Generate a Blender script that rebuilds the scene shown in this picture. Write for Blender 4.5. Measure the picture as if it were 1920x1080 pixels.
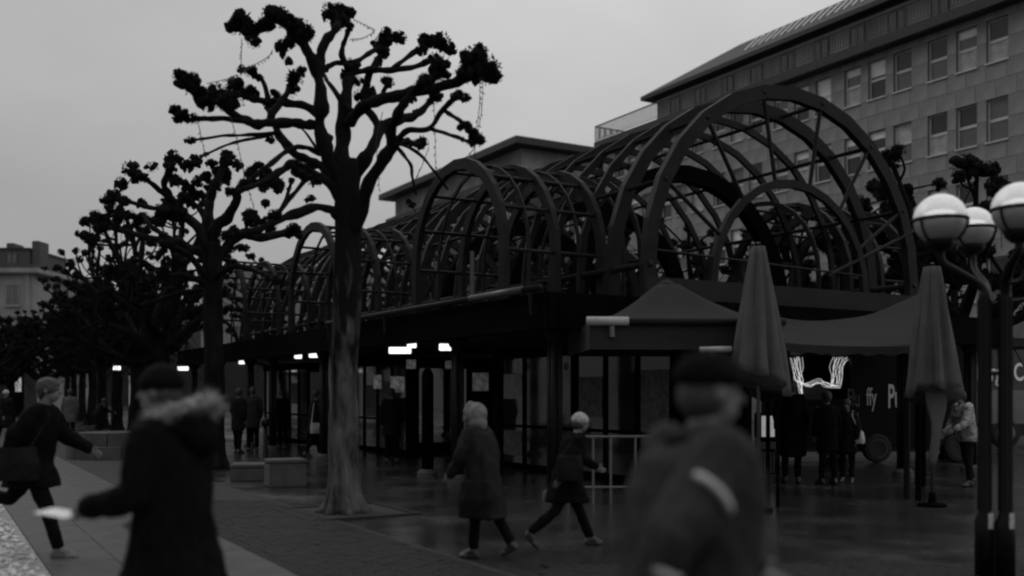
import bpy, bmesh, math, random
from mathutils import Vector, Matrix, noise

for o in list(bpy.data.objects):
    bpy.data.objects.remove(o, do_unlink=True)
scene = bpy.context.scene
COL = scene.collection
R = math.radians
rnd = random.Random(7)

# ------------------------------------------------------------------ camera
FPX, CX, HY, EYE = 1867.0, 960.0, 735.0, 1.70      # focal length in px of the 1920 frame, horizon row, eye height
cam_d = bpy.data.cameras.new('camera')
cam_d.sensor_width = 36.0
cam_d.lens = 36.0 * FPX / 1920.0
cam_d.shift_y = (HY - 540.0) / 1920.0
cam_d.clip_start, cam_d.clip_end = 0.05, 3000.0
cam_d.dof.use_dof = True
cam_d.dof.focus_distance = 20.0
cam_d.dof.aperture_fstop = 0.75
cam = bpy.data.objects.new('camera', cam_d)
cam.location = (0, 0, EYE)
cam.rotation_euler = (R(90), 0, 0)
COL.objects.link(cam)
scene.camera = cam

# ------------------------------------------------------------------ sky and sun: heavy overcast late afternoon
world = bpy.data.worlds.new('World')
scene.world = world
world.use_nodes = True
wn, wl = world.node_tree.nodes, world.node_tree.links
wn.clear()
w_out = wn.new('ShaderNodeOutputWorld')
w_bg = wn.new('ShaderNodeBackground')
w_bg.inputs['Strength'].default_value = 0.1
sky = wn.new('ShaderNodeTexSky')
sky.sky_type = 'NISHITA'
sky.sun_disc = False
SUN_AZ, SUN_EL = R(-62), R(42)                      # azimuth from straight ahead (negative: to the left)
sky.sun_elevation = SUN_EL
sky.sun_rotation = SUN_AZ
sky.dust_density = 4.0
bw = wn.new('ShaderNodeRGBToBW')
wl.new(sky.outputs['Color'], bw.inputs['Color'])
def wmath(op, a, b=None, c=None):
    n = wn.new('ShaderNodeMath'); n.operation = op
    for k, v in enumerate((a, b, c)):
        if v is None: continue
        if isinstance(v, (int, float)): n.inputs[k].default_value = v
        else: wl.new(v, n.inputs[k])
    return n.outputs[0]
w_tc = wn.new('ShaderNodeTexCoord')
w_sep = wn.new('ShaderNodeSeparateXYZ')
wl.new(w_tc.outputs['Generated'], w_sep.inputs['Vector'])
w_map = wn.new('ShaderNodeMapping')
w_map.inputs['Scale'].default_value = (1.0, 1.0, 2.4)
w_map.inputs['Location'].default_value = (0.35, 0.2, 0.1)
w_noise = wn.new('ShaderNodeTexNoise')
w_noise.inputs['Scale'].default_value = 1.8
w_noise.inputs['Detail'].default_value = 5.0
w_noise.inputs['Roughness'].default_value = 0.5
wl.new(w_tc.outputs['Generated'], w_map.inputs['Vector'])
wl.new(w_map.outputs['Vector'], w_noise.inputs['Vector'])
zen = wmath('MULTIPLY_ADD', wmath('MAXIMUM', w_sep.outputs['Z'], 0.0), 2.0, 1.0)      # overcast: brighter towards the zenith
side = wmath('MULTIPLY_ADD', w_sep.outputs['X'], 0.55, 1.0)                          # cloud thins towards the right
cloud = wmath('MULTIPLY_ADD', w_noise.outputs['Fac'], 0.85, 0.57)
cover = wmath('MULTIPLY', wmath('MULTIPLY', wmath('MULTIPLY', zen, side), cloud), 3.5)
w_min = wmath('MINIMUM', bw.outputs['Val'], 7.0)
w_mix = wmath('ADD', wmath('MULTIPLY', cover, 0.9), wmath('MULTIPLY', w_min, 0.08))
wl.new(w_mix, w_bg.inputs['Color'])
wl.new(w_bg.outputs['Background'], w_out.inputs['Surface'])

sun_d = bpy.data.lights.new('sun', 'SUN')
sun_d.energy = 0.6
sun_d.angle = R(30)
sun_d.color = (1.0, 1.0, 1.0)
sun = bpy.data.objects.new('sun', sun_d)
COL.objects.link(sun)
_az, _el = SUN_AZ, SUN_EL
_dir = Vector((math.sin(_az) * math.cos(_el), math.cos(_az) * math.cos(_el), math.sin(_el)))
sun.rotation_euler = (-_dir).to_track_quat('-Z', 'Y').to_euler()

scene.view_settings.view_transform = 'Standard'
scene.view_settings.look = 'None'
scene.view_settings.exposure = 0.0
scene.view_settings.gamma = 1.0
scene.view_settings.use_curve_mapping = False
scene.render.engine = 'CYCLES'
scene.cycles.use_denoising = True
scene.cycles.max_bounces = 6
scene.cycles.pixel_filter_type = 'GAUSSIAN'
scene.cycles.filter_width = 2.5

# ------------------------------------------------------------------ helpers
def P(px, py, d):
    return Vector(((px - CX) / FPX * d, d, EYE + (HY - py) / FPX * d))

def gnd(px, py):
    d = FPX * EYE / (py - HY)
    return Vector(((px - CX) / FPX * d, d, 0))

_m = {}
def mat(name, g, rough=0.7, var=0.25, scale=3.0, bump=0.0, bscale=30.0, metal=0.0, spec=0.4, stretch=(1, 1, 1), emit=0.0, trans=0.0, alpha=1.0, rvar=0.0, detail=6.0):
    if name in _m:
        return _m[name]
    m = bpy.data.materials.new(name)
    m.use_nodes = True
    n, l = m.node_tree.nodes, m.node_tree.links
    b = n['Principled BSDF']
    b.inputs['Roughness'].default_value = rough
    b.inputs['Metallic'].default_value = metal
    b.inputs['Specular IOR Level'].default_value = spec
    b.inputs['Transmission Weight'].default_value = trans
    b.inputs['Alpha'].default_value = alpha
    tc = n.new('ShaderNodeTexCoord')
    mp = n.new('ShaderNodeMapping')
    mp.inputs['Scale'].default_value = stretch
    l.new(tc.outputs['Object'], mp.inputs['Vector'])
    nz = n.new('ShaderNodeTexNoise')
    nz.inputs['Scale'].default_value = scale
    nz.inputs['Detail'].default_value = detail
    nz.inputs['Roughness'].default_value = 0.6
    l.new(mp.outputs['Vector'], nz.inputs['Vector'])
    rp = n.new('ShaderNodeValToRGB')
    lo, hi = g * (1 - var), min(1, g * (1 + var))
    rp.color_ramp.elements[0].position = 0.3
    rp.color_ramp.elements[1].position = 0.7
    rp.color_ramp.elements[0].color = (lo, lo, lo, 1)
    rp.color_ramp.elements[1].color = (hi, hi, hi, 1)
    l.new(nz.outputs['Fac'], rp.inputs['Fac'])
    l.new(rp.outputs['Color'], b.inputs['Base Color'])
    if rvar:
        rr = n.new('ShaderNodeMapRange')
        rr.inputs['From Min'].default_value = 0.35
        rr.inputs['From Max'].default_value = 0.65
        rr.inputs['To Min'].default_value = max(0.02, rough - rvar)
        rr.inputs['To Max'].default_value = min(1, rough + rvar)
        l.new(nz.outputs['Fac'], rr.inputs['Value'])
        l.new(rr.outputs['Result'], b.inputs['Roughness'])
    if bump:
        n2 = n.new('ShaderNodeTexNoise')
        n2.inputs['Scale'].default_value = bscale
        n2.inputs['Detail'].default_value = 5.0
        l.new(mp.outputs['Vector'], n2.inputs['Vector'])
        bp = n.new('ShaderNodeBump')
        bp.inputs['Strength'].default_value = bump
        bp.inputs['Distance'].default_value = 0.02
        l.new(n2.outputs['Fac'], bp.inputs['Height'])
        l.new(bp.outputs['Normal'], b.inputs['Normal'])
    if emit:
        b.inputs['Emission Color'].default_value = (1, 1, 1, 1)
        b.inputs['Emission Strength'].default_value = emit
    _m[name] = m
    return m

class MB:
    """collects shapes into one bmesh"""
    def __init__(s):
        s.bm = bmesh.new()
    def box(s, x0, x1, y0, y1, z0, z1, bev=0.0):
        g = bmesh.ops.create_cube(s.bm, size=1.0)
        for v in g['verts']:
            v.co = Vector((x0 + (v.co.x + .5) * (x1 - x0), y0 + (v.co.y + .5) * (y1 - y0), z0 + (v.co.z + .5) * (z1 - z0)))
        if bev:
            es = list({e for v in g['verts'] for e in v.link_edges})
            bmesh.ops.bevel(s.bm, geom=es, offset=bev, segments=2, affect='EDGES')
        return s
    def rings(s, rings, cap=True, closed=False):
        """rings: list of lists of points (same length)"""
        vs = [[s.bm.verts.new(p) for p in r] for r in rings]
        n = len(vs[0])
        for i in range(len(vs) - (0 if closed else 1)):
            a, b = vs[i], vs[(i + 1) % len(vs)]
            for k in range(n):
                s.bm.faces.new((a[k], a[(k + 1) % n], b[(k + 1) % n], b[k]))
        if cap and not closed:
            s.bm.faces.new(list(reversed(vs[0])))
            s.bm.faces.new(vs[-1])
        return s
    def tube(s, pts, rad, n=8, flat=None, up=None):
        """swept tube through pts; rad a number or list; flat=(w,h) gives a rectangular section"""
        pts = [Vector(p) for p in pts]
        if not isinstance(rad, (list, tuple)):
            rad = [rad] * len(pts)
        rr = []
        ref = Vector(up) if up else None
        prev = None
        for i, p in enumerate(pts):
            if i == 0: t = pts[1] - pts[0]
            elif i == len(pts) - 1: t = pts[-1] - pts[-2]
            else: t = (pts[i + 1] - pts[i]).normalized() + (pts[i] - pts[i - 1]).normalized()
            t = t.normalized() if t.length > 1e-9 else Vector((0, 0, 1))
            if ref is not None: x = ref - t * ref.dot(t)
            elif prev is not None: x = prev - t * prev.dot(t)
            else:
                x = Vector((0, 0, 1)) if abs(t.z) < .9 else Vector((1, 0, 0))
                x = x - t * x.dot(t)
            x.normalize(); prev = x
            y = t.cross(x)
            if flat:
                w, h = flat[0] / 2, flat[1] / 2
                rr.append([p + x * w + y * h, p - x * w + y * h, p - x * w - y * h, p + x * w - y * h])
            else:
                rr.append([p + (x * math.cos(2 * math.pi * k / n) + y * math.sin(2 * math.pi * k / n)) * rad[i] for k in range(n)])
        return s.rings(rr)
    def lathe(s, prof, n=24, c=(0, 0, 0)):
        c = Vector(c)
        return s.rings([[c + Vector((r * math.cos(2 * math.pi * k / n), r * math.sin(2 * math.pi * k / n), z)) for k in range(n)] for r, z in prof])
    def ell(s, c, r, rot=None, sub=3):
        m = Matrix.Translation(Vector(c)) @ (rot.to_4x4() if rot else Matrix.Identity(4)) @ Matrix.Diagonal((*r, 1))
        bmesh.ops.create_icosphere(s.bm, subdivisions=sub, radius=1.0, matrix=m)
        return s
    def cap(s, p0, r0, p1, r1, n=10):
        p0, p1 = Vector(p0), Vector(p1)
        t = (p1 - p0)
        if t.length < 1e-6: return s.ell(p0, (r0, r0, r0), sub=2)
        t.normalize()
        x = Vector((0, 0, 1)) if abs(t.z) < .9 else Vector((1, 0, 0))
        x = (x - t * x.dot(t)).normalized(); y = t.cross(x)
        rr = []
        for p, r, angs, sg in ((p0, r0, (80, 45, 0), -1), (p1, r1, (0, 45, 80), 1)):
            for a in angs:
                c = p + t * sg * r * math.sin(R(a)); q = r * math.cos(R(a))
                rr.append([c + (x * math.cos(2 * math.pi * k / n) + y * math.sin(2 * math.pi * k / n)) * q for k in range(n)])
        return s.rings(rr)
    def loft(s, lv, n=16, sq=1.0):
        """lv: list of (centre, ex, ey) half-axis vectors"""
        rr = []
        for c, ex, ey in lv:
            r_ = []
            for k in range(n):
                a = 2 * math.pi * k / n
                ca, sa = math.cos(a), math.sin(a)
                ca = math.copysign(abs(ca) ** sq, ca); sa = math.copysign(abs(sa) ** sq, sa)
                r_.append(Vector(c) + Vector(ex) * ca + Vector(ey) * sa)
            rr.append(r_)
        return s.rings(rr)
    def mesh(s, name, smooth=False):
        bmesh.ops.recalc_face_normals(s.bm, faces=s.bm.faces[:])
        me = bpy.data.meshes.new(name)
        s.bm.to_mesh(me); s.bm.free()
        if smooth:
            for p in me.polygons: p.use_smooth = True
        return me
    def build(s, name, m, parent=None, smooth=False, loc=None):
        return link(name, s.mesh(name, smooth), m, parent, loc)

def link(name, me, m=None, parent=None, loc=None):
    if m is not None and not me.materials: me.materials.append(m)
    o = bpy.data.objects.new(name, me)
    COL.objects.link(o)
    if parent: o.parent = parent
    if loc is not None: o.location = loc
    return o

def tag(o, label=None, cat=None, group=None, kind=None):
    if label: o['label'] = label
    if cat: o['category'] = cat
    if group: o['group'] = group
    if kind: o['kind'] = kind
    return o

def empty(name, loc=(0, 0, 0), rz=0.0, label=None, cat=None, group=None):
    o = bpy.data.objects.new(name, None)
    COL.objects.link(o)
    o.location = loc
    o.rotation_euler = (0, 0, rz)
    return tag(o, label, cat, group)

TMP = bpy.data.scenes.new('workbench')               # scratch scene for evaluating modifiers, removed at the end

def blob(mb, voxel, smooth=4, dec=None, disp=0.0, dscale=12.0, seed=0.0):
    """union of the collected shapes as one continuous skin"""
    me = mb.mesh('tmp')
    o = bpy.data.objects.new('tmp', me)
    TMP.collection.objects.link(o)
    md = o.modifiers.new('r', 'REMESH'); md.mode = 'VOXEL'; md.voxel_size = voxel
    if smooth:
        sm = o.modifiers.new('s', 'SMOOTH'); sm.iterations = smooth; sm.factor = 0.5
    if dec:
        dc = o.modifiers.new('d', 'DECIMATE'); dc.ratio = dec
    vl = TMP.view_layers[0]
    vl.update()
    res = bpy.data.meshes.new_from_object(o.evaluated_get(vl.depsgraph))
    bpy.data.objects.remove(o, do_unlink=True)
    bpy.data.meshes.remove(me)
    if disp:
        off = Vector((seed, seed * 1.7, 0))
        ns = [v.normal.copy() for v in res.vertices]
        for v, nn in zip(res.vertices, ns):
            q = v.co * dscale + off
            q.z *= 0.6
            v.co += nn * disp * (noise.noise(q) + 0.5 * noise.noise(q * 2.3))
    for p in res.polygons: p.use_smooth = True
    return res

def curve_pts(pts, sub=4):
    """Catmull-Rom through (Vector, radius)"""
    out = []
    n = len(pts)
    for i in range(n - 1):
        p0, p1, p2, p3 = pts[max(i - 1, 0)], pts[i], pts[i + 1], pts[min(i + 2, n - 1)]
        for k in range(sub):
            t = k / sub
            q = 0.5 * ((2 * p1[0]) + (p2[0] - p0[0]) * t + (2 * p0[0] - 5 * p1[0] + 4 * p2[0] - p3[0]) * t * t + (3 * p1[0] - p0[0] - 3 * p2[0] + p3[0]) * t ** 3)
            out.append((q, p1[1] + (p2[1] - p1[1]) * t))
    out.append(pts[-1])
    return out

def text_mesh(s, size, ext=0.01, xs=1.0, bold=0.0):
    cu = bpy.data.curves.new('t', 'FONT')
    cu.body = s; cu.size = size; cu.extrude = ext; cu.offset = bold
    o = bpy.data.objects.new('t', cu)
    TMP.collection.objects.link(o)
    vl = TMP.view_layers[0]
    vl.update()
    me = bpy.data.meshes.new_from_object(o.evaluated_get(vl.depsgraph))
    bpy.data.objects.remove(o, do_unlink=True)
    for v in me.vertices: v.co.x *= xs
    me.materials.clear()
    return me

# ------------------------------------------------------------------ materials (the picture is black and white: neutral greys)
M_wet = mat('wet_paving', 0.027, 0.19, 0.45, 0.7, 0.12, 40, spec=0.5, rvar=0.11)
M_slab = mat('pale_slab', 0.055, 0.5, 0.3, 2.5, 0.3, 50, spec=0.2, rvar=0.12)
M_cobble = mat('cobble', 0.019, 0.55, 0.35, 1.2, 0.4, 70, spec=0.10, rvar=0.12)
M_joint = mat('joint_sand', 0.016, 0.9, 0.3, 6)
M_gravel = mat('gravel_stone', 0.42, 0.8, 0.5, 12, 0.3, 80)
M_stone = mat('facade_stone', 0.21, 0.85, 0.38, 0.8, 0.25, 18, stretch=(1, 1, .3))
M_stoned = mat('facade_joint', 0.12, 0.9, 0.2, 2)
M_wframe = mat('window_frame_paint', 0.45, 0.5, 0.1, 4)
M_glass = mat('window_glass', 0.11, 0.08, 0.5, 0.35, spec=0.6)
M_blind = mat('roller_blind', 0.7, 0.8, 0.1, 3)
M_roof = mat('roof_slate', 0.014, 0.6, 0.3, 3, 0.4, 12)
M_seam = mat('roof_glazing_bar', 0.55, 0.4, 0.1, 3)
M_rail = mat('railing_iron', 0.03, 0.5, 0.2, 6)
M_steel = mat('arcade_steel', 0.011, 0.5, 0.4, 2.5, 0.1, 40, spec=0.07)
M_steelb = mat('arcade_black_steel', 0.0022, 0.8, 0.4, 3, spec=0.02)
M_shade_slab = mat('arcade_shade_slab', 0.005, 0.8, 0.2, 3)
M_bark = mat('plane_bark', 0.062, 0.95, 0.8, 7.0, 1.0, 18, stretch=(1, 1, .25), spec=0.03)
def _flakes_and_crown_shade(m):
    """crown shade painted in as a dark tone above, pale flaked patches getting fewer with height"""
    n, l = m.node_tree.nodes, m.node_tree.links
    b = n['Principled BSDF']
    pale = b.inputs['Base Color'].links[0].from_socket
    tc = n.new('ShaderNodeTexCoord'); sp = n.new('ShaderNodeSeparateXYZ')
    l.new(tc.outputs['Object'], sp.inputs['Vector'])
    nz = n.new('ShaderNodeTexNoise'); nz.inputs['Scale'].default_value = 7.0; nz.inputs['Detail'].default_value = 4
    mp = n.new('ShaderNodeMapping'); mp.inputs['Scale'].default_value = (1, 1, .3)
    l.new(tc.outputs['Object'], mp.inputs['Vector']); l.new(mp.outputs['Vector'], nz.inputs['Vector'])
    ma = n.new('ShaderNodeMath'); ma.operation = 'MULTIPLY_ADD'; ma.inputs[1].default_value = -.15; ma.inputs[2].default_value = .38  # crown shade painted into the bark: tone darkens up the trunk
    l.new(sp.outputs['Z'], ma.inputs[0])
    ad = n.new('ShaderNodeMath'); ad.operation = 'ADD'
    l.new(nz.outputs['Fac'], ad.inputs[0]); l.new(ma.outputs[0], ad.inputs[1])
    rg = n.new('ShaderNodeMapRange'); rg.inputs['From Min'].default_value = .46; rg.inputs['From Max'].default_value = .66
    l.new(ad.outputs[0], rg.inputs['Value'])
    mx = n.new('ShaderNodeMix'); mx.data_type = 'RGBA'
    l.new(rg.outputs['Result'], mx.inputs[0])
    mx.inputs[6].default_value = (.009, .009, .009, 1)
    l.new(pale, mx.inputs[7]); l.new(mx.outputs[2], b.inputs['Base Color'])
_flakes_and_crown_shade(M_bark)
M_limb = mat('pollard_limb_bark', 0.009, 0.95, 0.5, 4.0, 0.9, 26, stretch=(1, 1, .5), spec=0.03)
M_knob = mat('pollard_knob', 0.010, 0.95, 0.5, 14, 0.8, 40, spec=0.03)
M_black = mat('black_fabric', 0.0035, 0.85, 0.4, 8, 0.3, 60, spec=0.05)
M_dark = mat('dark_fabric', 0.008, 0.8, 0.35, 8, 0.3, 60, spec=0.06)
M_grey = mat('grey_fabric', 0.024, 0.85, 0.3, 8, 0.3, 60, spec=0.08)
M_light = mat('pale_wool', 0.3, 0.9, 0.25, 20, 0.5, 90, spec=0.1)
M_fur = mat('fur_trim', 0.22, 0.9, 0.4, 40, 0.3, 120, spec=0.1)
M_skin = mat('skin', 0.10, 0.55, 0.1, 20, 0.1, 60)
M_hair = mat('hair', 0.02, 0.6, 0.3, 40, 0.3, 90)
M_shoe = mat('shoe_leather', 0.02, 0.45, 0.2, 10)
M_sole = mat('shoe_sole', 0.35, 0.7, 0.1, 10)
M_paper = mat('paper', 0.65, 0.7, 0.05, 10)
M_reflect = mat('reflective_tape', 0.3, 0.4, 0.08, 20)
M_tent = mat('tent_canvas', 0.012, 0.8, 0.2, 2, 0.2, 50, spec=0.2)
M_parasol = mat('parasol_cloth', 0.065, 0.85, 0.15, 4, 0.3, 60, spec=0.2)
M_pole = mat('painted_pole', 0.05, 0.4, 0.15, 6)
M_alu = mat('aluminium', 0.12, 0.45, 0.2, 8, metal=0.3)
M_lamp = mat('lamp_post_paint', 0.005, 0.45, 0.3, 6, 0.1, 50, spec=0.14)
M_lampgl = mat('tube_light', 0.8, 0.5, 0.02, 2, emit=1.3)
M_planter = mat('planter_concrete', 0.05, 0.8, 0.3, 4, 0.3, 40)
M_paleb = mat('pale_building', 0.22, 0.85, 0.2, 0.6, 0.2, 20)
M_midb = mat('mid_building', 0.06, 0.85, 0.2, 0.5, 0.2, 10)
M_truck = mat('truck_paint', 0.004, 0.4, 0.3, 3, spec=0.08)
M_letter = mat('lettering', 0.5, 0.7, 0.05, 5)
M_bus = mat('bus_paint', 0.04, 0.4, 0.15, 2, spec=0.4)
M_rubber = mat('rubber', 0.012, 0.8, 0.2, 9)

# ================================================================== SETTING
TH = R(120.5)                                        # heading of the arcade, the tree row and the long facade
U = Vector((math.cos(TH), math.sin(TH), 0))          # away along the square
V = Vector((-U.y * -1, U.x * -1, 0))                 # to the right and back
ORG = Vector((0.68, 15.8, 0))                        # front corner column of the arcade
def AS(a, s, z=0.0):
    return ORG + U * a + V * s + Vector((0, 0, z))
def toas(p):
    q = Vector((p.x, p.y, 0)) - ORG
    return q.dot(U), q.dot(V)
def pix(p):
    return CX + FPX * p.x / p.y, HY - FPX * (p.z - EYE) / p.y

g = MB(); s_ = 700
g.rings([[(-s_, -60, -.5), (s_, -60, -.5), (s_, 900, -.5), (-s_, 900, -.5)], [(-s_, -60, 0), (s_, -60, 0), (s_, 900, 0), (-s_, 900, 0)]])
tag(g.build('ground', M_wet), 'dark wet paving of the square', kind='structure')

def sheet(name, pts, z, m):
    b = MB(); b.bm.faces.new([b.bm.verts.new((p.x, p.y, z)) for p in pts])
    return tag(b.build(name, m), kind='structure')
cob_sheet = sheet('cobble_pavement', [AS(-14, -5.65), AS(-6.4, -5.65), AS(40, -5.65), AS(40, -3.9), AS(-6.0, -3.9), Vector((1.0, 9.75, 0)), Vector((9, 9.9, 0)), Vector((9, 2, 0))], .004, M_joint)
slab_sheet = sheet('slab_path', [AS(-14, -7.6), AS(60, -7.6), AS(60, -5.654), AS(-14, -5.654)], .004, M_joint)
gravel_sheet = sheet('gravel_bed', [AS(-14, -7.604), AS(-14, -16), AS(60, -16), AS(60, -7.604)], .004, mat('gravel_bed', 0.22, 0.9, 0.5, 8, 0.8, 60))

def piece_mesh(name, lx, ly, h, ch):
    b = MB()
    b.rings([[(-lx, -ly, 0), (lx, -ly, 0), (lx, ly, 0), (-lx, ly, 0)], [(-lx, -ly, h - ch), (lx, -ly, h - ch), (lx, ly, h - ch), (-lx, ly, h - ch)],
             [(-lx + ch, -ly + ch, h), (lx - ch, -ly + ch, h), (lx - ch, ly - ch, h), (-lx + ch, ly - ch, h)]])
    return b.mesh(name)

def lay(sheet_o, name, cells, base, m, zj, keep=300):
    """cells: list of (x, y, rz); the nearest are parts, the others one joined part"""
    cells.sort(key=lambda c: c[1])
    base.materials.append(m)
    far = bmesh.new()
    for i, (x, y, rz) in enumerate(cells):
        mx = Matrix.Translation((x, y, .0042 + rnd.uniform(-zj, zj))) @ Matrix.Rotation(rz, 4, 'Z') @ Matrix.Rotation(rnd.gauss(0, .004), 4, 'X')
        if i < keep:
            o = bpy.data.objects.new(name, base); COL.objects.link(o)
            o.parent = sheet_o; o.matrix_local = mx
        else:
            n0 = len(far.verts)
            far.from_mesh(base)
            far.verts.ensure_lookup_table()
            bmesh.ops.transform(far, matrix=mx, verts=far.verts[n0:])
    if len(far.verts):
        me = bpy.data.meshes.new(name + '_rest'); far.to_mesh(me)
        o = link(name + '_field', me, m, sheet_o); o['kind'] = 'stuff'
    far.free()

cells = []
cw, chh = 0.15, 0.11
for i in range(-110, 50):
    for j in range(-40, 260):
        a = i * cw + (j % 2) * cw * .5 + rnd.uniform(-.008, .008)
        s = -5.65 + .06 + j * chh + rnd.uniform(-.006, .006)
        p = AS(a, s)
        if not (8.7 < p.y < 15.5): continue
        px, py = pix(p)
        if not (-60 < px < 1980): continue
        if s < -5.61: continue
        if (s < -3.97) or (p.y < 9.75 and p.x > .3 and p.x < 8.9): cells.append((p.x, p.y, TH + rnd.gauss(0, .03)))
lay(cob_sheet, 'cobblestone', cells, piece_mesh('cobblestone', .0705, .0505, .016, .008), M_cobble, .004)
cells = []
for i in range(-30, 40):
    for j in range(3):
        p = AS(i * .75 + .37 * (j % 2), -7.6 + .325 + .65 * j)
        if 8.3 < p.y < 40 and -80 < pix(p)[0] < 1990: cells.append((p.x, p.y, TH))
lay(slab_sheet, 'paving_slab', cells, piece_mesh('paving_slab', .371, .321, .014, .005), M_slab, .0006)
# loose pale gravel at the near left corner
gb = bmesh.new()
tmp = bmesh.new(); bmesh.ops.create_icosphere(tmp, subdivisions=1, radius=1.0); tm = bpy.data.meshes.new('pebble'); tmp.to_mesh(tm); tmp.free()
for k in range(3600):
    p = AS(rnd.uniform(-11, 8), -7.66 - abs(rnd.gauss(0, 1.4)))
    if not (8.4 < p.y < 18) or not (-80 < pix(p)[0] < 260): continue
    r_ = rnd.uniform(.016, .038)
    n0 = len(gb.verts); gb.from_mesh(tm); gb.verts.ensure_lookup_table()
    bmesh.ops.transform(gb, matrix=Matrix.Translation((p.x, p.y, .004 + r_ * .4)) @ Matrix.Rotation(rnd.uniform(0, 6), 4, 'Z') @ Matrix.Diagonal((r_ * rnd.uniform(.8, 1.4), r_, r_ * .7, 1)), verts=gb.verts[n0:])
me = bpy.data.meshes.new('gravel'); gb.to_mesh(me); gb.free()
tag(link('gravel', me, M_gravel), 'loose pale gravel at the left front corner of the square', 'gravel', kind='stuff')
bpy.data.meshes.remove(tm)

# ------------------------------------------------------------------ long stone office building on the right
B0 = Vector((22.9, 48.0, 0))
bld = empty('office_building', B0, TH, 'long stone office building with rows of windows and a railed roof terrace', 'building')
T0, T1, DEP = -16.0, 31.5, 16.0                      # local x along the facade, local y outward, depth behind
FL = [17.5, 13.7, 9.9, 6.1]                          # sill heights
WH, WW = 2.06, 1.12
wins = []
t = -0.54 - 3 * 5.35
while t < T1 - 1:
    for k in range(3):
        x = t + k * 1.63
        if T0 + 1 < x < T1 - 1: wins.append(x)
    t += 5.35
def wall_with_holes(mb, x0, x1, z0, z1, holes_x, hw, rows, y0, y1):
    """solid wall cut into strips round window openings"""
    zs = sorted(rows)
    zc = z0
    for zb, zt in zs:
        mb.box(x0, x1, y0, y1, zc, zb)
        xc = x0
        for hx in sorted(holes_x):
            mb.box(xc, hx - hw / 2, y0, y1, zb, zt); xc = hx + hw / 2
        mb.box(xc, x1, y0, y1, zb, zt)
        zc = zt
    mb.box(x0, x1, y0, y1, zc, z1)
mb = MB()
rows = [(z, z + WH) for z in FL]
wall_with_holes(mb, T0, T1, 0, 19.88, wins, WW, rows, -.45, 0)
wall = mb.build('wall', M_stoned, bld)
MB().box(T0, T1, -DEP, -.46, 0, 19.87).build('core', M_stoned, bld)
# stone cladding panels
zcuts = []
for z in sorted(FL):
    zcuts += [(z - .87, z), (z, z + WH / 2), (z + WH / 2, z + WH), (z + WH, z + WH + .87)]
cand = []
for (za, zb) in zcuts:
    in_row = any(z - .01 <= za < z + WH - .01 for z in FL)
    xs = []
    edges = [T0] + [e for w in wins for e in (w - WW / 2, w + WW / 2)] + [T1]
    if in_row:
        for i in range(0, len(edges) - 1, 2): xs.append((edges[i], edges[i + 1]))
    else:
        x = T0
        off = .55 if int(za * 10) % 2 else 0
        x += off
        xs.append((T0, x)) if off else None
        while x < T1 - .2:
            xs.append((x, min(x + 1.07, T1))); x += 1.07
    for x0, x1 in xs:
        n = max(1, round((x1 - x0) / 1.07)) if in_row else 1
        for q in range(n):
            cand.append((x0 + (x1 - x0) * q / n, x0 + (x1 - x0) * (q + 1) / n, za, zb))
def vis(c):
    p = B0 + U * ((c[0] + c[1]) / 2) + Vector((0, 0, (c[2] + c[3]) / 2))
    px, py = pix(p)
    return (1000 < px < 1960 and -30 < py < 620)
cand = [c for c in cand if c[1] - c[0] > .08]
near = sorted([c for c in cand if vis(c)], key=lambda c: c[0] - .25 * c[2])
pm_cache = {}
rest = MB()
for i, c in enumerate(near + [c for c in cand if not vis(c)]):
    w, h = c[1] - c[0] - .022, c[3] - c[2] - .022
    pr = rnd.choice((.020, .026, .032))
    if i < 300:
        key = (round(w, 2), round(h, 2), pr)
        if key not in pm_cache:
            me = MB().box(-key[0] / 2, key[0] / 2, .001, pr, -key[1] / 2, key[1] / 2).mesh('stone_panel')
            me.materials.append(M_stone); pm_cache[key] = me
        o = bpy.data.objects.new('stone_panel', pm_cache[key]); COL.objects.link(o)
        o.parent = wall; o.location = ((c[0] + c[1]) / 2, 0, (c[2] + c[3]) / 2)
    else:
        rest.box(c[0] + .011, c[1] - .011, .001, pr, c[2] + .011, c[3] - .011)
o = rest.build('stone_panel_field', M_stone, wall); o['kind'] = 'stuff'
# windows: frame, upper and lower sash, sill, some with a blind
mf = MB()
for x0, x1, z0, z1 in ((-WW / 2, WW / 2, 0, .07), (-WW / 2, WW / 2, WH - .07, WH), (-WW / 2, -WW / 2 + .07, .07, WH - .07), (WW / 2 - .07, WW / 2, .07, WH - .07), (-WW / 2 + .07, WW / 2 - .07, WH * .5 - .07, WH * .5 + .07)):
    mf.box(x0, x1, -.24, -.14, z0, z1)
mf = mf.mesh('frame'); mf.materials.append(M_wframe)
ms = MB().box(-WW / 2 - .05, WW / 2 + .05, -.14, .10, -.07, .0).mesh('sill'); ms.materials.append(M_wframe)
mg = [MB().box(-WW / 2 + .07, WW / 2 - .07, -.20, -.18, z0, z1).mesh('pane') for z0, z1 in ((.07, WH * .5 - .05), (WH * .5 + .05, WH - .07))]
for q in mg: q.materials.append(M_glass)
for gm in (mat('window_glass_dark', 0.03, 0.06, 0.4, 0.4, spec=0.6), mat('window_glass_curtain', 0.34, 0.12, 0.45, 1.5, spec=0.6)):
    for q in mg[:2]:
        q2 = q.copy(); q2.materials.clear(); q2.materials.append(gm); mg.append(q2)
mbl = [MB().box(-WW / 2 + .08, WW / 2 - .08, -.175, -.165, WH - .08 - hh, WH - .08).mesh('blind') for hh in (.35, .75, 1.7)]
for q in mbl: q.materials.append(M_blind)
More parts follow.
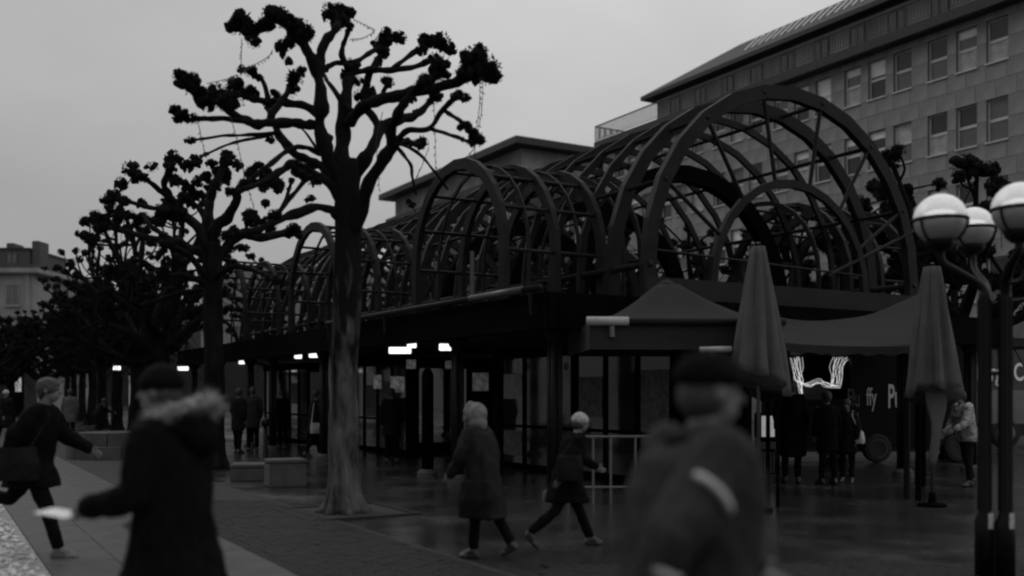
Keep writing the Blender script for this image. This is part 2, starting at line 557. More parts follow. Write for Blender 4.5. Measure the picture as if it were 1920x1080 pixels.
for z in FL:
    for x in wins:
        w = bpy.data.objects.new('window', mf); COL.objects.link(w); w.parent = bld; w.location = (x, 0, z)
        for nm, q in (('sill', ms), ('pane', mg[rnd.choice((0, 2, 4))]), ('pane', mg[rnd.choice((1, 1, 3, 3, 5))])):
            c = bpy.data.objects.new(nm, q); COL.objects.link(c); c.parent = w
        rr = rnd.random()
        if rr < .42:
            c = bpy.data.objects.new('blind', mbl[0 if rr < .17 else 1 if rr < .28 else 2]); COL.objects.link(c); c.parent = w
# terrace slab, set-back storey, railing, roof
MB().box(T0, T1 + .25, -DEP, .75, 19.9, 20.5, .05).build('terrace_slab', M_roof, bld)
MB().box(T0, T1 - 4.0, -DEP + .4, -1.9, 20.5, 23.0).build('attic_wall', M_stone, bld)
amf = MB()
for x0, x1, z0, z1 in ((-.55, .55, 0, .06), (-.55, .55, 1.84, 1.9), (-.55, -.48, .06, 1.84), (.48, .55, .06, 1.84), (-.03, .03, .06, 1.84)):
    amf.box(x0, x1, 0, .10, z0, z1)
amf = amf.mesh('attic_window'); amf.materials.append(M_rail)
amg = MB().box(-.48, .48, .02, .05, .06, 1.84).mesh('pane'); amg.materials.append(M_glass)
x = T0 + 1.2
while x < T1 - 5:
    w = bpy.data.objects.new('attic_window', amf); COL.objects.link(w); w.parent = bld; w.location = (x, -1.9, 20.75)
    c = bpy.data.objects.new('pane', amg); COL.objects.link(c); c.parent = w
    x += 2.68
rl = empty('railing'); rl.parent = bld
MB().box(T0, T1 + .2, .60, .68, 21.62, 21.70).build('handrail', M_rail, rl)
MB().box(T0, T1 + .2, .62, .66, 20.62, 20.66).build('bottom_rail', M_rail, rl)
bars = MB(); x = T0
while x < T1 + .2:
    bars.box(x, x + .05, .625, .655, 20.66, 21.62); x += .19
x = T1 + .17
y = .6
while y > -5:
    bars.box(x - .04, x, y - .06, y, 20.5, 21.62); y -= .19
o = bars.build('baluster_row', M_rail, rl); o['kind'] = 'stuff'
MB().box(T1 + .12, T1 + .2, -5, .6, 21.62, 21.70).build('handrail', M_rail, rl)
rf = MB()
ez = 23.0
E = [(T0, -1.0), (T1 - 3.2, -1.0), (T1 - 3.2, -DEP), (T0, -DEP)]
rf.rings([[(x, y, ez) for x, y in E], [(x, y, ez + .28) for x, y in E],
          [(T0, -2.95, ez + 2.0), (T1 - 11.5, -2.95, ez + 2.0), (T1 - 11.5, -12.5, ez + 2.0), (T0, -12.5, ez + 2.0)]])
roof = rf.build('roof', M_roof, bld)
sb = MB().rings([[(-.07, 0, 0), (.07, 0, 0), (.07, 0, .06), (-.07, 0, .06)], [(-.07, -1.1, .97), (.07, -1.1, .97), (.07, -1.1, 1.03), (-.07, -1.1, 1.03)]]).mesh('roof_seam')
sb.materials.append(M_seam)
x = T0
while x < T1 - 13:
    o = bpy.data.objects.new('roof_seam', sb); COL.objects.link(o); o.parent = roof; o.location = (x, -1.55, ez + .28 + .50)
    x += .62

def simple_windows(parent, xs, zs, w, h, y, frame_m, glass_m, name='window'):
    f = MB()
    t_ = .09
    for x0, x1, z0, z1 in ((-w / 2, w / 2, 0, t_), (-w / 2, w / 2, h - t_, h), (-w / 2, -w / 2 + t_, t_, h - t_), (w / 2 - t_, w / 2, t_, h - t_), (-.03, .03, t_, h - t_)):
        f.box(x0, x1, -.02, .12, z0, z1)
    f.box(-w / 2 - .12, w / 2 + .12, -.02, .2, -.14, -.002)
    f = f.mesh(name); f.materials.append(frame_m)
    p = MB().box(-w / 2 + t_, w / 2 - t_, .002, .03, t_, h - t_).mesh('pane'); p.materials.append(glass_m)
    for z in zs:
        for x in xs:
            o = bpy.data.objects.new(name, f); COL.objects.link(o); o.parent = parent; o.location = (x, y, z)
            c = bpy.data.objects.new('pane', p); COL.objects.link(c); c.parent = o

# hipped building further down the row
mid = empty('hipped_building', B0 + U * 43.8, TH, 'grey building with dark overhanging hipped roof beyond the arcade', 'building')
MB().box(0, 28, -24, 0, 0, 20.2).build('wall', M_midb, mid)
MB().box(-.35, 28.3, -24.3, .35, 20.2, 20.75, .06).build('cornice', M_roof, mid)
MB().box(.5, 27.5, -23.5, -.5, 20.75, 22.9).build('attic_wall', M_stone, mid)
rf = MB()
E = [(-.9, .9), (28.9, .9), (28.9, -24.9), (-.9, -24.9)]
rf.rings([[(x, y, 22.9) for x, y in E], [(x, y, 23.5) for x, y in E], [(6, -7, 24.9), (22, -7, 24.9), (22, -17, 24.9), (6, -17, 24.9)]])
rf.build('roof', M_roof, mid)
simple_windows(mid, [2 + 2.6 * i for i in range(10)], [16.6, 12.8, 9.0], 1.2, 2.0, .0, M_wframe, M_glass)
for zz in (16.6, 12.8):
    for i in range(5):
        w = MB().box(-.12, .0, -.6, .6, 0, 2.0).build('window', M_glass, mid, loc=(0, -3 - 3.2 * i, zz))

lowr = empty('terraced_wing', B0 + U * 32.3, TH, 'low stepped flat roof wing beside the end of the stone office building', 'building')
MB().box(0, 7.5, -14, -1.0, 0, 17.6).build('wall', M_midb, lowr)
MB().box(-.05, 7.9, -14, -.6, 17.6, 18.1, .05).build('roof_slab', M_roof, lowr)
MB().box(0.2, 5.5, -13, -4.0, 18.1, 20.4).build('upper_wall', M_midb, lowr)
MB().box(0.1, 6.1, -13.4, -3.4, 20.4, 20.9, .05).build('upper_roof_slab', M_roof, lowr)
simple_windows(lowr, [1.5 + 2.2 * i for i in range(3)], [13.7, 9.9], 1.1, 2.0, -1.0, M_wframe, M_glass)

# pale row closing the square
far = empty('pale_building', (0, 0, 0), 0, 'long pale building closing the far end of the square behind the trees', 'building')
far.location = (-62, 128, 0); far.rotation_euler = (0, 0, math.pi)
FW = 56.0                                            # local x runs to the left in the picture, local y towards the camera
MB().box(-FW + 8, -22, -14, 0, 0, 15.6).build('wall', M_paleb, far)
MB().box(-21.99, 4, -13, -.3, 0, 12.4).build('wing', M_midb, far)
MB().box(-21.98, 4.3, -13, .0, 12.4, 12.9).build('wing_roof', M_roof, far)
MB().box(-FW + 7.6, -21.6, -14, .5, 15.6, 16.3, .08).build('cornice', M_paleb, far)
MB().box(-FW + 7.9, 4.1, -.5, .35, 0, 6.6).build('shop_front', M_roof, far)
MB().rings([[(-FW + 8, 0, 16.3), (-22, 0, 16.3), (-22, -14, 16.3), (-FW + 8, -14, 16.3)], [(-FW + 11, -3, 18.2), (-25, -3, 18.2), (-25, -11, 18.2), (-FW + 11, -11, 18.2)]]).build('roof', M_roof, far)
simple_windows(far, [-45.5 + 3.1 * i for i in range(8)], [11.8, 8.0], 1.3, 2.2, .0, M_paleb, M_glass)

lft = empty('corner_building', (-53.4, 92, 0), 0, 'pale ornate corner building with attic at the left edge', 'building')
lft.rotation_euler = (0, 0, math.pi)
MB().box(-9.2, 14, -12, 0, 0, 12.6).build('wall', M_paleb, lft)
MB().box(-9.9, 14.4, -12.4, .7, 12.6, 13.1, .1).build('cornice', M_paleb, lft)
MB().box(-9.5, 14.2, -12.2, .35, 13.1, 13.45, .05).build('parapet', M_midb, lft)
MB().box(-9.3, 14.1, -.5, .45, 0, 4.9).build('shop_front', M_roof, lft)
MB().box(-9.4, 14.2, -12.2, .3, 8.55, 8.85, .06).build('string_course', M_paleb, lft)
MB().box(-8.2, 12, -9, -1.2, 13.45, 15.0).build('attic_wall', M_midb, lft)
MB().box(-8.3, 12.1, -9, -1.1, 15.0, 15.2).build('attic_roof', M_roof, lft)
MB().box(-9.0, -8.3, -3.5, -1.5, 13.4, 15.9, .05).build('chimney', M_midb, lft)
MB().box(-6.6, -5.9, -3.5, -1.5, 15.2, 15.7, .05).build('chimney', M_midb, lft)
simple_windows(lft, [-7.3 + 2.9 * i for i in range(6)], [9.7, 6.0], 1.25, 1.95, .0, M_paleb, M_glass)
simple_windows(lft, [-6.6 + 2.9 * i for i in range(5)], [13.7], 1.1, 1.1, -1.2, M_midb, M_glass)
for i in range(6):
    MB().box(-8.9 + 2.9 * i, -8.5 + 2.9 * i, .002, .22, 4.9, 12.6).build('pilaster', M_paleb, lft)

# ================================================================== ARCADE (open steel vaults on columns)
arc = empty('market_arcade', ORG, TH, 'dark steel market arcade with bare vaulted roof ribs on columns', 'arcade')
L = lambda a, s, z: Vector((a, -s, z))               # arcade coordinates to local
LEN = 25.0
SC, RM, Z0, ZS = 5.23, 3.37, 3.25, 3.85              # vault centre, radius, foot, spring line
NSEG = 14
def vault_pt(ang, r=RM):
    return SC - r * math.cos(ang), ZS + r * math.sin(ang)
angs = [math.pi * k / NSEG for k in range(NSEG + 1)]
def rib_pts(a, r=RM):
    p = [L(a, SC - r, Z0)] + [L(a, *vault_pt(t, r)) for t in angs] + [L(a, SC + r, Z0)]
    return p
for i in range(int(LEN) + 1):
    a = i * 1.0
    thick = i < 2 or i in (9, 16, 17, 24)
    b = MB().tube(rib_pts(a), 0, flat=(.14, .25) if thick else (.075, .14), up=(1, 0, 0))
    b.build('rib', M_steel, arc)
for k, t in enumerate(angs):
    if k % 2: continue
    s, z = vault_pt(t)
    MB().tube([L(-.08, s, z), L(LEN, s, z)], .04 if k % 7 else .06, 10).build('purlin', M_steel, arc, smooth=True)
# fan frame in the open end
RI = 1.95
inner = [L(-.02, SC - RI, Z0)] + [L(-.02, SC - RI * math.cos(t), ZS - .25 + RI * math.sin(t)) for t in angs] + [L(-.02, SC + RI, Z0)]
MB().tube(inner, 0, flat=(.10, .15), up=(1, 0, 0)).build('inner_arch', M_steel, arc)
for t in angs[2:-1:2]:
    s, z = vault_pt(t, RM - .1)
    MB().tube([L(-.02, SC - RI * math.cos(t), ZS - .25 + RI * math.sin(t)), L(-.02, s, z)], .038, 8).build('fan_strut', M_steel, arc)
MB().tube([L(-.05, SC + .9, 3.9), L(-.05, SC + RM, 4.95)], .035, 8).build('tie_rod', M_steel, arc)
MB().tube([L(-.05, SC - RM, 4.1), L(-.05, SC + RI, 3.95)], .02, 8).build('tie_rod', M_steel, arc)
for s in (SC - 1.2, SC + 1.25):
    MB().tube([L(.03, s, Z0), L(.03, s, 4.1)], .04, 8).build('post', M_steel, arc)
# deep inner arches
for a, rr in ((3.0, 2.75), (6.05, 2.5), (9.4, 2.5)):
    MB().tube([L(a, SC - rr, Z0)] + [L(a, SC - rr * math.cos(t), ZS - .3 + rr * math.sin(t)) for t in angs] + [L(a, SC + rr, Z0)], 0, flat=(.25, .34), up=(1, 0, 0)).build('inner_arch', M_steelb, arc)
# cross vaults (dormers) to both sides
RD, ZD = 1.78, 4.16
for ac in (3.3, 11.3, 19.3):
    for side in (0, 1):
        sv = (-.05, 1.0, 2.0, 2.9) if side == 0 else (10.5, 9.5, 8.5, 7.6)
        for q, s in enumerate(sv):
            p = [L(ac - RD, s, Z0)] + [L(ac - RD * math.cos(t), s, ZD + RD * math.sin(t)) for t in angs] + [L(ac + RD, s, Z0)]
            MB().tube(p, 0, flat=(.11, .20) if q < 3 else (.05, .1), up=(0, 1, 0)).build('cross_rib', M_steel, arc)
            if q < 3 and side == 0:
                s2 = s + .5
                p = [L(ac - RD, s2, Z0)] + [L(ac - RD * math.cos(t), s2, ZD + RD * math.sin(t)) for t in angs] + [L(ac + RD, s2, Z0)]
                MB().tube(p, 0, flat=(.04, .07), up=(0, 1, 0)).build('cross_rib', M_steel, arc)
        for k in range(0, NSEG + 1, 2):
            t = angs[k]
            a_, z_ = ac - RD * math.cos(t), ZD + RD * math.sin(t)
            # run until the purlin meets the main vault
            h = min(max(z_ - ZS, 0), RM)
            reach = SC - math.sqrt(max(RM * RM - h * h, .01))
            e0, e1 = (-.1, reach) if side == 0 else (10.55, 2 * SC - reach)
            MB().tube([L(a_, e0, z_), L(a_, e1, z_)], .035, 8).build('cross_purlin', M_steel, arc)
# flat roof with added shade slab, fascia, gutter
MB().box(-.35, LEN + .4, -10.9, .35, 2.86, 3.10).build('roof_deck_shade_slab', M_shade_slab, arc)  # deck carried on under the open vault, added to keep the inside dark
MB().box(-.45, LEN + .5, .25, .42, 2.66, 3.24, .02).build('fascia_beam', M_steelb, arc)
MB().box(-.45, -.30, -10.95, .25, 2.66, 3.24, .02).build('fascia_beam', M_steelb, arc)
MB().tube([L(-.4, -.52, 3.30), L(9.0, -.52, 3.30)], .055, 10).build('gutter_pipe', M_steel, arc, smooth=True)
MB().tube([L(.1, -.53, 3.305), L(1.84, -.53, 3.305)], .06, 10).build('gutter_sleeve', M_pole, arc, smooth=True)
for ac in (-.1, 5.6, 7.2, 8.9):
    MB().tube([L(ac, -.52, 3.27), L(ac, -.5, 2.9)], .03, 6).build('gutter_bracket', M_steel, arc)
MB().tube([L(1.84, -.5, 3.30), L(1.84, -.5, 4.12)], .04, 8).build('vent_pipe', M_pole, arc)
MB().box(-.2, -.12, -8.8, -1.7, 3.24, 3.62).build('parapet_panel', M_tent, arc)
# columns: clustered steel posts with a capital and a concrete foot
cm = MB()
for dx, dy in ((-.055, -.055), (.055, -.055), (-.055, .055), (.055, .055)):
    cm.tube([(dx, dy, .12), (dx, dy, 2.52)], .048, 10)
cm = cm.mesh('column', True); cm.materials.append(M_steel)
cc = MB().lathe([(.10, 2.50), (.16, 2.56), (.20, 2.66), (.20, 2.86)], 16).mesh('capital'); cc.materials.append(M_steel)
cf = MB().lathe([(.21, 0), (.20, .1), (.14, .16)], 16).mesh('foot'); cf.materials.append(M_planter)
for a, s in [(0, 0), (3.35, 0), (9.2, 0), (10.6, 0), (14.9, 0), (17.2, 0), (20.9, 0), (24.6, 0), (0, 8.35), (0, 10.5), (4.7, 8.6), (9.2, 8.6), (14.9, 8.6), (20.9, 8.6), (9.2, 4.2), (14.9, 4.2), (20.9, 4.2)]:
    o = bpy.data.objects.new('column', cm); COL.objects.link(o); o.parent = arc; o.location = L(a, s, 0)
    for nm, q in (('capital', cc), ('foot', cf)):
        c = bpy.data.objects.new(nm, q); COL.objects.link(c); c.parent = o
# round-topped posts between the columns
pst = empty('round_post', AS(4.75, 0.05), TH, 'tall black round topped post beside the arcade column', 'post')
MB().lathe([(.12, .03), (.12, 2.02), (.10, 2.10), (.06, 2.16), (.005, 2.18)], 18).build('shaft', M_steelb, pst, smooth=True)
MB().lathe([(.21, 0), (.20, .1), (.13, .16)], 16).build('foot', M_planter, pst)

# kiosks under the roof
def kiosk(label, a0, a1, s0, s1, posters=(), n=None):
    k = empty('kiosk', AS(a0, s0), TH, label, 'kiosk', 'kiosks under the arcade roof')
    W, D = a1 - a0, s1 - s0
    n = n or max(2, round(W / 1.0))
    MB().box(0, W, -D, -.12, .0, .12).build('plinth', M_steelb, k)
    MB().box(0, W, -D, -D + .06, .12, 2.6).build('back_wall', M_steelb, k)
    MB().box(-.04, W + .04, -D, .02, 2.44, 2.66).build('header', M_steelb, k)
    for i in range(n + 1):
        x = W * i / n
        MB().box(x - .045, x + .045, -.10, -.02, 0.0, 2.44).build('mullion', M_steelb, k)
    for i in range(n):
        x0, x1 = W * i / n + .045, W * (i + 1) / n - .045
        MB().box(x0, x1, -.07, -.055, .14, 2.44).build('pane', mat('kiosk_glass', 0.02, 0.06, 0.3, 1.0, spec=0.6, rvar=.03), k)
        MB().box(x0, x1, -.09, -.03, .92, .98).build('rail', M_steelb, k)
    for i, z0, z1, m in posters:
        x0, x1 = W * i / n + .1, W * (i + 1) / n - .1
        MB().box(x0, x1, -.052, -.045, z0, z1).build('poster', m, k)
    return k
M_post = mat('poster_paper', 0.30, 0.8, 0.25, 8, detail=9)
M_post2 = mat('poster_dark', 0.10, 0.8, 0.6, 9, detail=9)
kiosk('glazed kiosk with pale posters behind the front corner column', 0.3, 6.3, 2.6, 4.3, [(5, 1.55, 2.1, M_post), (3, 1.55, 2.1, M_post), (2, 1.2, 2.0, M_post2), (0, 1.0, 2.1, M_post2), (5, .3, .85, M_post2), (3, .3, .85, M_post2)])
kiosk('glazed kiosk deep in the arcade behind the large tree trunk', 11.0, 15.0, 2.4, 6.4, [(1, 1.3, 2.0, M_post2), (2, 1.0, 1.9, M_post2)])
kiosk('far glazed kiosk at the end of the arcade', 17.8, 22.5, 2.0, 6.0, [(1, 1.3, 2.0, M_post2), (3, 1.1, 2.0, M_post)])

# hanging tube-light boxes
def light_box(px, py, z, w, label):
    d = FPX * (z - EYE) / (HY - py)
    p = P(px, py, d)
    o = empty('light_box', (p.x, p.y, 2.86), 0, label, 'light', 'tube lights hanging in the arcade')
    zc = p.z - 2.86
    MB().box(-w / 2, w / 2, -.05, .05, zc - .075, zc + .075, .012).build('diffuser', M_lampgl, o)
    MB().box(-w / 2 - .01, w / 2 + .01, -.055, .055, zc + .076, zc + .10).build('housing', M_steelb, o)
    for x in (-w * .35, w * .35):
        MB().tube([(x, 0, zc + .1), (x, 0, 0)], .006, 6).build('hanger', M_steelb, o)
light_box(750, 657, 2.68, .52, 'wide lit tube light right of the large tree trunk')
light_box(772, 646, 2.76, .2, 'short dim tube light above the wide one')
light_box(836, 651, 2.70, .30, 'lit tube light beside the paired arcade columns')
light_box(594, 665, 2.68, .40, 'upper of two stacked lit tube lights left of the large trunk')
light_box(592, 690, 2.52, .62, 'lower of two stacked lit tube lights left of the large trunk')
light_box(559, 667, 2.66, .18, 'small lit tube light nearest left of the stacked pair')
light_box(455, 678, 2.64, .22, 'lone lit tube light beside the second tree trunk')
light_box(219, 690, 2.60, .26, 'small far lit tube light under the left trees')
light_box(343, 691, 2.60, .40, 'dim far tube light above the man with the fur hood')

# small pale signs hanging inside
for px, py, w, h, d, lb in ((771, 683, 18, 17, 23, 'small pale sign hanging right of the wide tube light'), (745, 721, 26, 30, 24, 'pale square sign under the wide tube light'), (708, 716, 15, 26, 24, 'narrow pale sign just right of the large trunk'),
                            (843, 684, 17, 15, 21.5, 'small pale sign below the tube light at the paired columns'), (901, 716, 30, 34, 22.5, 'grey sign behind the woman in the hooded coat'), (620, 700, 26, 44, 27, 'tall dim sign left of the large trunk')):
    p = P(px, py, d); k_ = d / FPX
    o = empty('hanging_sign', (p.x, p.y, 2.86), 0, lb, 'sign', 'signs hanging in the arcade')
    MB().box(-w * k_ / 2, w * k_ / 2, -.015, .015, p.z - h * k_ / 2 - 2.86, p.z + h * k_ / 2 - 2.86, .004).build('board', mat('sign_board', .5, .7, .7, 9, emit=.012, detail=9), o)
    for x in (-w * k_ * .4, w * k_ * .4):
        MB().tube([(x, 0, p.z + h * k_ / 2 - 2.86), (x, 0, 0)], .005, 5).build('hanger', M_steelb, o)

# ------------------------------------------------------------------ crowd barrier beside the corner column
br = empty('barrier', P(1155, 735, 15.2).xy.to_3d(), R(4), 'pale tubular metal barrier between the corner column and the tent', 'barrier')
MB().tube([(-.75, 0, 1.02), (1.2, 0, 1.02)], .022, 8).build('top_rail', M_alu, br)
MB().tube([(-.75, 0, .25), (1.2, 0, .25)], .018, 8).build('bottom_rail', M_alu, br)
for x in (-.73, -.35, -.08, .3, .8, 1.18):
    MB().tube([(x, 0, .0), (x, 0, 1.02)], .018, 8).build('post', M_alu, br)

# ------------------------------------------------------------------ tent awnings in front of the open end
def sail(name, corners, sagv, n, m, label, cat, thick=.012, humps=None):
    """fabric sheet between four corners (TL, TR, BR, BL) with sag"""
    TL, TR, BR_, BL = [Vector(c) for c in corners]
    b = MB()
    tops, bots = [], []
    for j in range(n + 1):
        v = j / n
        ra, rb = [], []
        for i in range(n + 1):
            u = i / n
            p = TL * (1 - u) * (1 - v) + TR * u * (1 - v) + BR_ * u * v + BL * (1 - u) * v
            p = p - Vector((0, 0, sagv * (4 * u * (1 - u)) * (1 - v * .75)))
            p.z += .02 * noise.noise(p * 1.7)
            if humps: p.z += humps(u, v)
            ra.append(p); rb.append(p - Vector((0, 0, thick)))
        tops.append(ra); bots.append(rb)
    vt = [[b.bm.verts.new(p) for p in r_] for r_ in tops]
    vb = [[b.bm.verts.new(p) for p in r_] for r_ in bots]
    for j in range(n):
        for i in range(n):
            b.bm.faces.new((vt[j][i], vt[j][i + 1], vt[j + 1][i + 1], vt[j + 1][i]))
            b.bm.faces.new((vb[j][i], vb[j + 1][i], vb[j + 1][i + 1], vb[j][i + 1]))
    for k in range(n):
        b.bm.faces.new((vt[0][k], vb[0][k], vb[0][k + 1], vt[0][k + 1]))
        b.bm.faces.new((vt[n][k], vt[n][k + 1], vb[n][k + 1], vb[n][k]))
        b.bm.faces.new((vt[k][0], vt[k + 1][0], vb[k + 1][0], vb[k][0]))
        b.bm.faces.new((vt[k][n], vb[k][n], vb[k + 1][n], vt[k + 1][n]))
    return b

# pagoda tent
tc_ = P(1250, 735, 16.0)
tent = empty('pagoda_tent', (tc_.x, tc_.y, 0), R(3), 'dark pagoda tent with pointed top and pale eave tube under the arch', 'tent')
hw, ze, zp = 1.42, 2.74, 3.42
b = MB(); rings = []
for k in range(9):
    f = k / 8
    r_ = hw * (1 - f) + .16 * f
    z = ze + (zp - ze) * (f ** 1.55)
    rings.append([Vector((math.copysign(min(abs(math.cos(a)) * 1.4142, 1), math.cos(a)) * r_, math.copysign(min(abs(math.sin(a)) * 1.4142, 1), math.sin(a)) * r_, z)) for a in [R(45 + 360 * q / 24) for q in range(24)]])
b.rings(rings).build('canopy', M_tent, tent, smooth=True)
for x0, x1, y0, y1 in ((-hw, hw, -hw - .012, -hw), (-hw, hw, hw, hw + .012), (-hw - .012, -hw, -hw, hw), (hw, hw + .012, -hw, hw)):
    MB().box(x0, x1, y0, y1, ze - .42, ze - .03).build('valance', mat('valance_canvas', .012, .85, .3, 3), tent)
MB().tube([(-hw - .03, -hw - .05, ze - .01), (hw + .03, -hw - .05, ze - .01)], .055, 10).build('eave_tube', M_tent, tent, smooth=True)
MB().tube([(-hw - .06, -hw - .05, ze - .01), (-hw + .55, -hw - .055, ze - .01)], .066, 12).build('tube_sleeve', M_reflect, tent, smooth=True)
MB().tube([(-hw + .31, -hw - .05, ze - .08), (-hw + .31, -hw - .05, ze - .24)], .04, 8).build('bracket', M_alu, tent)
for x, y in ((-hw + .05, hw - .05), (hw - .05, hw - .05), (hw - .05, -hw + .05)):
    MB().tube([(x, y, 0), (x, y, ze - .02)], .03, 8).build('pole', M_steelb, tent)
MB().lathe([(.17, zp - .03), (.15, zp + .02), (.06, zp + .07), (.01, zp + .09)], 12).build('finial', M_tent, tent)
# spare roller tube under the tent
rt = empty('roller_tube', P(1345, 735, 14.2).xy.to_3d() + Vector((0, 0, 2.2)), 0, 'short pale roller tube on a bracket below the tent edge', 'tube')
MB().tube([(-.25, 0, .10), (.20, 0, .11)], .045, 12).build('roller', M_reflect, rt, smooth=True)
MB().tube([(-.075, 0, .06), (-.075, 0, -.10)], .035, 8).build('bracket', M_alu, rt)
MB().tube([(-.075, 0, -.10), (-.075, .02, -2.2)], .02, 8).build('post', M_steelb, rt)

# sail awning slung across the right half
aw = empty('sail_awning', (P(1590, 735, 16.2).x, 16.2, 0), 0, 'grey sail awning slung between the two closed parasols', 'awning')
def rel(p): return Vector(p) - aw.location
cs = [rel(P(1440, 588, 17.5)), rel(P(1732, 545, 17.9)), rel(P(1722, 648, 15.6)), rel(P(1438, 640, 15.2))]
sail('canvas', cs, .30, 18, M_tent, '', '').build('canvas', M_tent, aw, smooth=True)
for i0, i1 in ((3, 2),):
    p0, p1 = cs[i0], cs[i1]
    b = MB(); n = 20; top = []
    for k in range(n + 1):
        u = k / n
        p = p0.lerp(p1, u) - Vector((0, .01, .16 * 4 * u * (1 - u) * .25))
        top.append([p, p + Vector((0, .012, 0)), p + Vector((0, .012, -.13 - .02 * math.sin(u * 40))), p + Vector((0, 0, -.13 - .02 * math.sin(u * 40)))])
    b.rings(top).build('valance', mat('valance_canvas', .03), aw)
MB().tube([cs[2] + Vector((.02, .05, -.03)), Vector((cs[2].x + .02, cs[2].y + .05, -aw.location.z))], .05, 10).build('pole', M_steelb, aw)
MB().tube([cs[2] + Vector((-.08, .25, -.03)), Vector((cs[2].x - .08, cs[2].y + .25, 0))], .05, 10).build('pole', M_steel, aw)
MB().tube([cs[1], Vector((cs[1].x, cs[1].y, 0))], .04, 8).build('pole', M_steelb, aw)
MB().tube([cs[0], Vector((cs[0].x, cs[0].y, 0))], .04, 8).build('pole', M_steelb, aw)

# ------------------------------------------------------------------ closed parasols
def parasol(px, d, ytop, ybot, wtop, wbot, seed, label, extra=0.0):
    p = P(px, 735, d)
    o = empty('closed_parasol', (p.x, p.y, 0), R(seed * 40), label, 'parasol', 'closed parasols in front of the stalls')
    zt, zb = P(px, ytop, d).z, P(px, ybot, d).z
    r0, r1 = wtop * d / FPX / 2, wbot * d / FPX / 2
    n, lv = 64, 16
    rg = []
    rs = random.Random(seed)
    for k in range(lv + 1):
        f = k / lv
        r_ = r0 + (r1 - r0) * (f ** .9)
        row = []
        for q in range(n):
            a = 2 * math.pi * q / n
            fold = .22 * (0.35 + .65 * f) * math.cos(8 * a + .5 * math.sin(3 * f + seed)) + .07 * math.cos(19 * a + seed + f * 2)
            fold *= 1 + 1.1 * noise.noise(Vector((math.cos(a) * 1.3, math.sin(a) * 1.3, seed + f)))
            rr = r_ * (1 + fold - .12 + .12 * f * noise.noise(Vector((math.cos(a) * .8, math.sin(a) * .8, seed * 3 + f * 2))))
            z = zt + (zb - zt) * f + (.05 * math.cos(4 * a + seed) if k == lv else 0) + extra * f * math.cos(a - 3.2) * r1
            row.append(Vector((rr * math.cos(a), rr * math.sin(a), z)))
        rg.append(row)
    MB().rings(rg).build('cloth', M_parasol, o, smooth=True)
    MB().tube([(0, 0, .05), (0, 0, zt + .06)], .027, 12).build('pole', M_pole, o, smooth=True)
    MB().lathe([(.02, zt - .02), (.035, zt + .01), (.03, zt + .04), (.01, zt + .06)], 12).build('finial', M_steelb, o, smooth=True)
    MB().lathe([(.20, 0), (.20, .04), (.06, .06), (.045, .2)], 20).build('base', M_steelb, o)
    return o
parasol(1422, 14.2, 462, 722, 26, 108, 1, 'closed grey parasol beside the pagoda tent', .5)
pr2 = parasol(1748, 14.8, 500, 742, 30, 98, 2, 'closed grey parasol beside the globe lamps', .35)
tl_ = []
for k in range(12):                                  # loose tail of the cover hanging below the cloth
    f = k / 11
    z = 1.75 - 1.15 * f
    tl_.append((Vector((.02 + .03 * math.sin(f * 5), -.06 + .02 * math.sin(f * 7), z)), Vector((.17 - .13 * f + .02 * math.sin(f * 9), .03, 0)), Vector((-.01, .05 - .03 * f, 0))))
q_ = MB().loft(tl_, 18); t_o = q_.build('cover_tail', M_parasol, pr2, smooth=True); t_o.rotation_euler = (0, 0, -pr2.rotation_euler[2])

# ================================================================== POLLARDED PLANE TREES
def knob_mesh(seed):
    r_ = random.Random(seed)
    b = MB()
    ax = Vector((r_.gauss(0, 1), r_.gauss(0, 1), r_.gauss(.6, .5))).normalized()
    for k in range(r_.randint(11, 16)):
        d = Vector((r_.gauss(0, 1), r_.gauss(0, 1), r_.gauss(.2, .8))).normalized()
        q = r_.uniform(.26, .46)
        b.ell(d * r_.uniform(.25, .72) + ax * r_.uniform(-.35, .35), (q, q * r_.uniform(.7, 1.1), q * r_.uniform(.8, 1.3)), sub=2)
    for v in b.bm.verts:
        v.co += v.co.normalized() * (.16 * noise.noise(v.co * 3.1 + Vector((seed, 0, 0))) + .14 * noise.noise(v.co * 8 + Vector((0, seed, 0))))
    for k in range(90):                              # short sprout stubs
        d = Vector((r_.gauss(0, 1), r_.gauss(0, 1), r_.gauss(.35, .9))).normalized()
        base = d * r_.uniform(.65, .9)
        e = base + (d + Vector((r_.gauss(0, .35), r_.gauss(0, .35), r_.uniform(0, .4)))) * r_.uniform(.05, .22)
        b.tube([base, e], [.06, .03], 4)
    me = b.mesh('knob'); me.materials.append(M_knob)
    return me
KN = [knob_mesh(i) for i in range(6)]

def put_knob(parent, p, r_, rs):
    o = bpy.data.objects.new('knob', rs.choice(KN)); COL.objects.link(o)
    o.parent = parent
    o.location = p
    o.rotation_euler = (rs.uniform(-.4, .4), rs.uniform(-.4, .4), rs.uniform(0, 6.28))
    o.scale = (r_ * rs.uniform(.85, 1.15), r_ * rs.uniform(.85, 1.1), r_ * rs.uniform(.8, 1.15))
    return o

def branch(mb, pts, rs, n=9, sub=6, wob=.45):
    cp = curve_pts(pts, sub)
    sd = rs.uniform(0, 99)
    q = []
    for i, (p, r_) in enumerate(cp):
        k = 1 + wob * noise.noise(Vector((i * .45, sd, 0)))
        q.append((p + Vector((noise.noise(Vector((i * .3, sd, 1))), noise.noise(Vector((i * .3, sd, 2))), noise.noise(Vector((i * .3, sd, 3))))) * r_ * .5, max(r_ * k, .006)))
    mb.tube([p for p, _ in q], [r_ for _, r_ in q], n)

